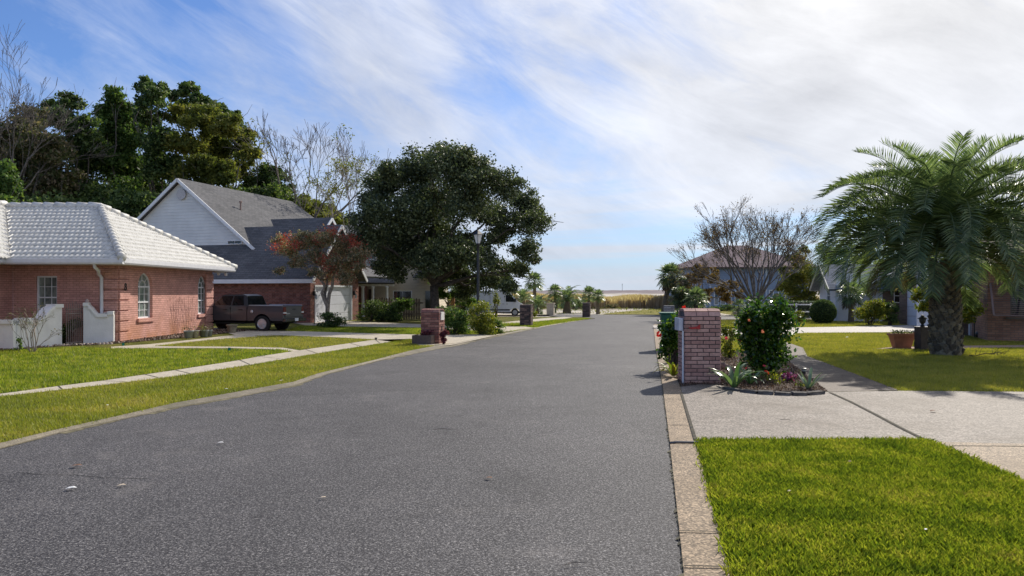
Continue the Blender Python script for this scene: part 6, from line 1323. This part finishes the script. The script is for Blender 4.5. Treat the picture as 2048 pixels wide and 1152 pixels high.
# ------------------------------------------------------------ small things on lawn and road
def leafbit(label, px, py, s, m_, z=.01, name='fallen_leaf', grp='fallen leaves and litter', rz=0):
    x, y = G(px, py, z); mb = MB(); k = [(-.5,0,0),(-.2,.22,.12),(.2,.2,.16),(.5,0,.05),(.2,-.2,.14),(-.2,-.22,.1)]; mb.add([(a*s,b*s*1.2,c*s+.004) for a,b,c in k], [(0,1,5),(1,2,4,5),(2,3,4)]); o = mb.build(name, m_); o.location = (x,y,z); o.rotation_euler = (0,0,rz); tag(o, label, 'leaf' if name == 'fallen_leaf' else 'litter', grp)
BL = plain('dry_leaf', (.17,.085,.045), .8); PL = plain('pale_leaf', (.55,.45,.33), .8); WP = plain('white_paper', (.75,.75,.74), .6)
leafbit('brown fallen leaf on the road at lower left', 153, 933, .10, BL, rz=.2); leafbit('cream leaf on the road left of centre', 243, 972, .07, PL, rz=.5); leafbit('brown leaf in the middle of the road', 978, 957, .07, BL, rz=-.5); leafbit('pinkish leaf on the road right of the cream one', 646, 996, .05, PL, rz=.1)
leafbit('white scrap on the dark asphalt near the left lawn', 441, 886.5, .07, WP, name='paper_scrap', rz=.1); leafbit('white scrap at the lower left of the road', 142, 978, .09, WP, name='paper_scrap', rz=.3); leafbit('brown leaf lying on the driveway slab at right', 1866, 823, .10, BL, .03, rz=.3)
leafbit('white scrap on the left verge grass', 214, 811, .05, WP, .07, 'paper_scrap'); leafbit('white scrap on the lawn before the pale driveway', 1695, 675, .12, WP, .07, 'paper_scrap'); leafbit('pale leaf on the near right lawn', 1579, 983, .04, PL, .05, rz=.6); leafbit('cream leaf near the kerb on the left verge', 563, 762, .09, PL, .07, rz=.6); leafbit('white scrap near the left kerb', 452, 778.5, .06, WP, .07, 'paper_scrap')
leafbit('pale petal on the near right lawn at right', 1852, 1060, .03, WP, .05, rz=.6); leafbit('dead brown leaf on the near right lawn', 1700, 924, .05, BL, .05, rz=.6)
rng = random.Random(12)
for i, (px_, py_, L0, rz_) in enumerate(((885,860,.22,.05),(1150,1130,.16,.3),(1570,843,.12,0),(1330,667.5,.8,0) )):
    if i == 3: continue
    x, y = G(px_,py_,.01); mb = MB(); mb.tube([(-L0/2,0,.006),(0,.01,.012),(L0/2,-.005,.006)], [.003,.004,.002], 4); o = mb.build('twig', bark_pale); o.location = (x,y,.012 if i < 2 else .026); o.rotation_euler = (0,0,rz_); tag(o, ['dry twig on the road above centre','dry twig at the bottom of the road','dry twig on the near driveway slab'][i], 'twig', 'twigs on the ground')
x, y = G(1372,886,.02); mb = MB(); mb.tube([(-.17,-.01,.022),(-.1,.0,.03),(.0,-.006,.03),(.12,.0,.028),(.2,.02,.03)], .012, 7); o = mb.build('rubber_strip', plain('rubber', (.10,.10,.11), .5), None, True); o.location = (x,y,0); tag(o, 'short black rubber strip lying across the gutter joint', 'strip')
for px_, py_, lb in ((244,696,'green marker flag in the lawn near the pink corner'),(456,706,'green marker flag in the lawn near the sidewalk')):
    x, y = G(px_,py_,.03); t = thing('marker_flag', lb, 'flag', (x,y,.03), 0, 'green marker flags'); mb = MB(); mb.tube([(0,0,0),(0,0,.14)], .004, 4); mb.build('stick', black_iron, t); mb = MB(); mb.prism([(0,.06),(.07,.07),(.06,.11),(.07,.14),(0,.14)], (0,0,0), (1,0,0), (0,0,1), (0,-1,0), .002); mb.build('flag', plain('marker_green', (.0,.20,.12), .6), t)
x, y = G(1975,715); t = thing('fallen_branch', 'dead twiggy branch lying on the lawn right of the palm trunk', 'branch', (x,y,.03)); mb = MB(); rn = np.random.default_rng(9)
limb(mb, (-.45,0,.03), (.45,.02,.05), .012, .006, rn, sides=5)
for k in range(14): a = rn.uniform(-.3,.4); limb(mb, (a,0,.04), (a+rn.uniform(-.1,.25), rn.normal()*.15, rn.uniform(.08,.28)), .006, .002, rn, sides=3, seg=3)
mb.build('wood', bark_dark, t)
x, y = G(1960,664); t = thing('garden_pump', 'small dark pump shaped garden ornament before the white sided wall', 'ornament', ((1958-CX)/F*25.5,25.5,0)); mb = MB(); mb.lathe([(.10,0),(.20,.06),(.22,.18),(.12,.28),(.08,.28)], 12, (.1,0,0)); mb.build('bowl', black_iron, t, True); mb = MB(); mb.tube([(-.16,0,0),(-.16,0,.55),(-.10,0,.62),(-.16,0,.50)], .02, 6); mb.build('spout', black_iron, t)
t = thing('utility_cabinet', 'white and blue cabinet on a low block behind the large hibiscus', 'cabinet', (V(1476,0,52)[0],52,0)); mb = MB(); mb.box(-.15,1.0,0,.6,0,.42); mb.build('base', plain('stucco_beige', (.5,.43,.33)), t, bevel=.02); mb = MB(); mb.box(.25,.95,.05,.55,.42,.78); mb.build('box', plain('cab_blue', (.45,.52,.66), .5), t, bevel=.02)
x, y = G(752,679.5,.04); mb = MB(); mb.lathe([(.03,0),(.03,.05),(.045,.055),(.045,.08)], 8); o = mb.build('sprinkler_head', black_iron); o.location = (x,y,.03); tag(o, 'small dark sprinkler head at the tip of the grass island', 'sprinkler')

shrub('shrub', 'dark courtyard plant added to darken the view through the bars of the iron gate', 'shrub', (-13.6,22.9), .8, .5, 1.0, 1400, .07, L_DRK, 301, k=7)  # plant added as a dark backdrop for the shaded courtyard behind the gate

shrub('shrub', 'second dark courtyard plant added behind the left courtyard wall to darken the gate view', 'shrub', (-13.95,22.6), .8, .5, 1.1, 1400, .07, L_DRK, 302, k=7)  # another added plant deepening the dark behind the gate
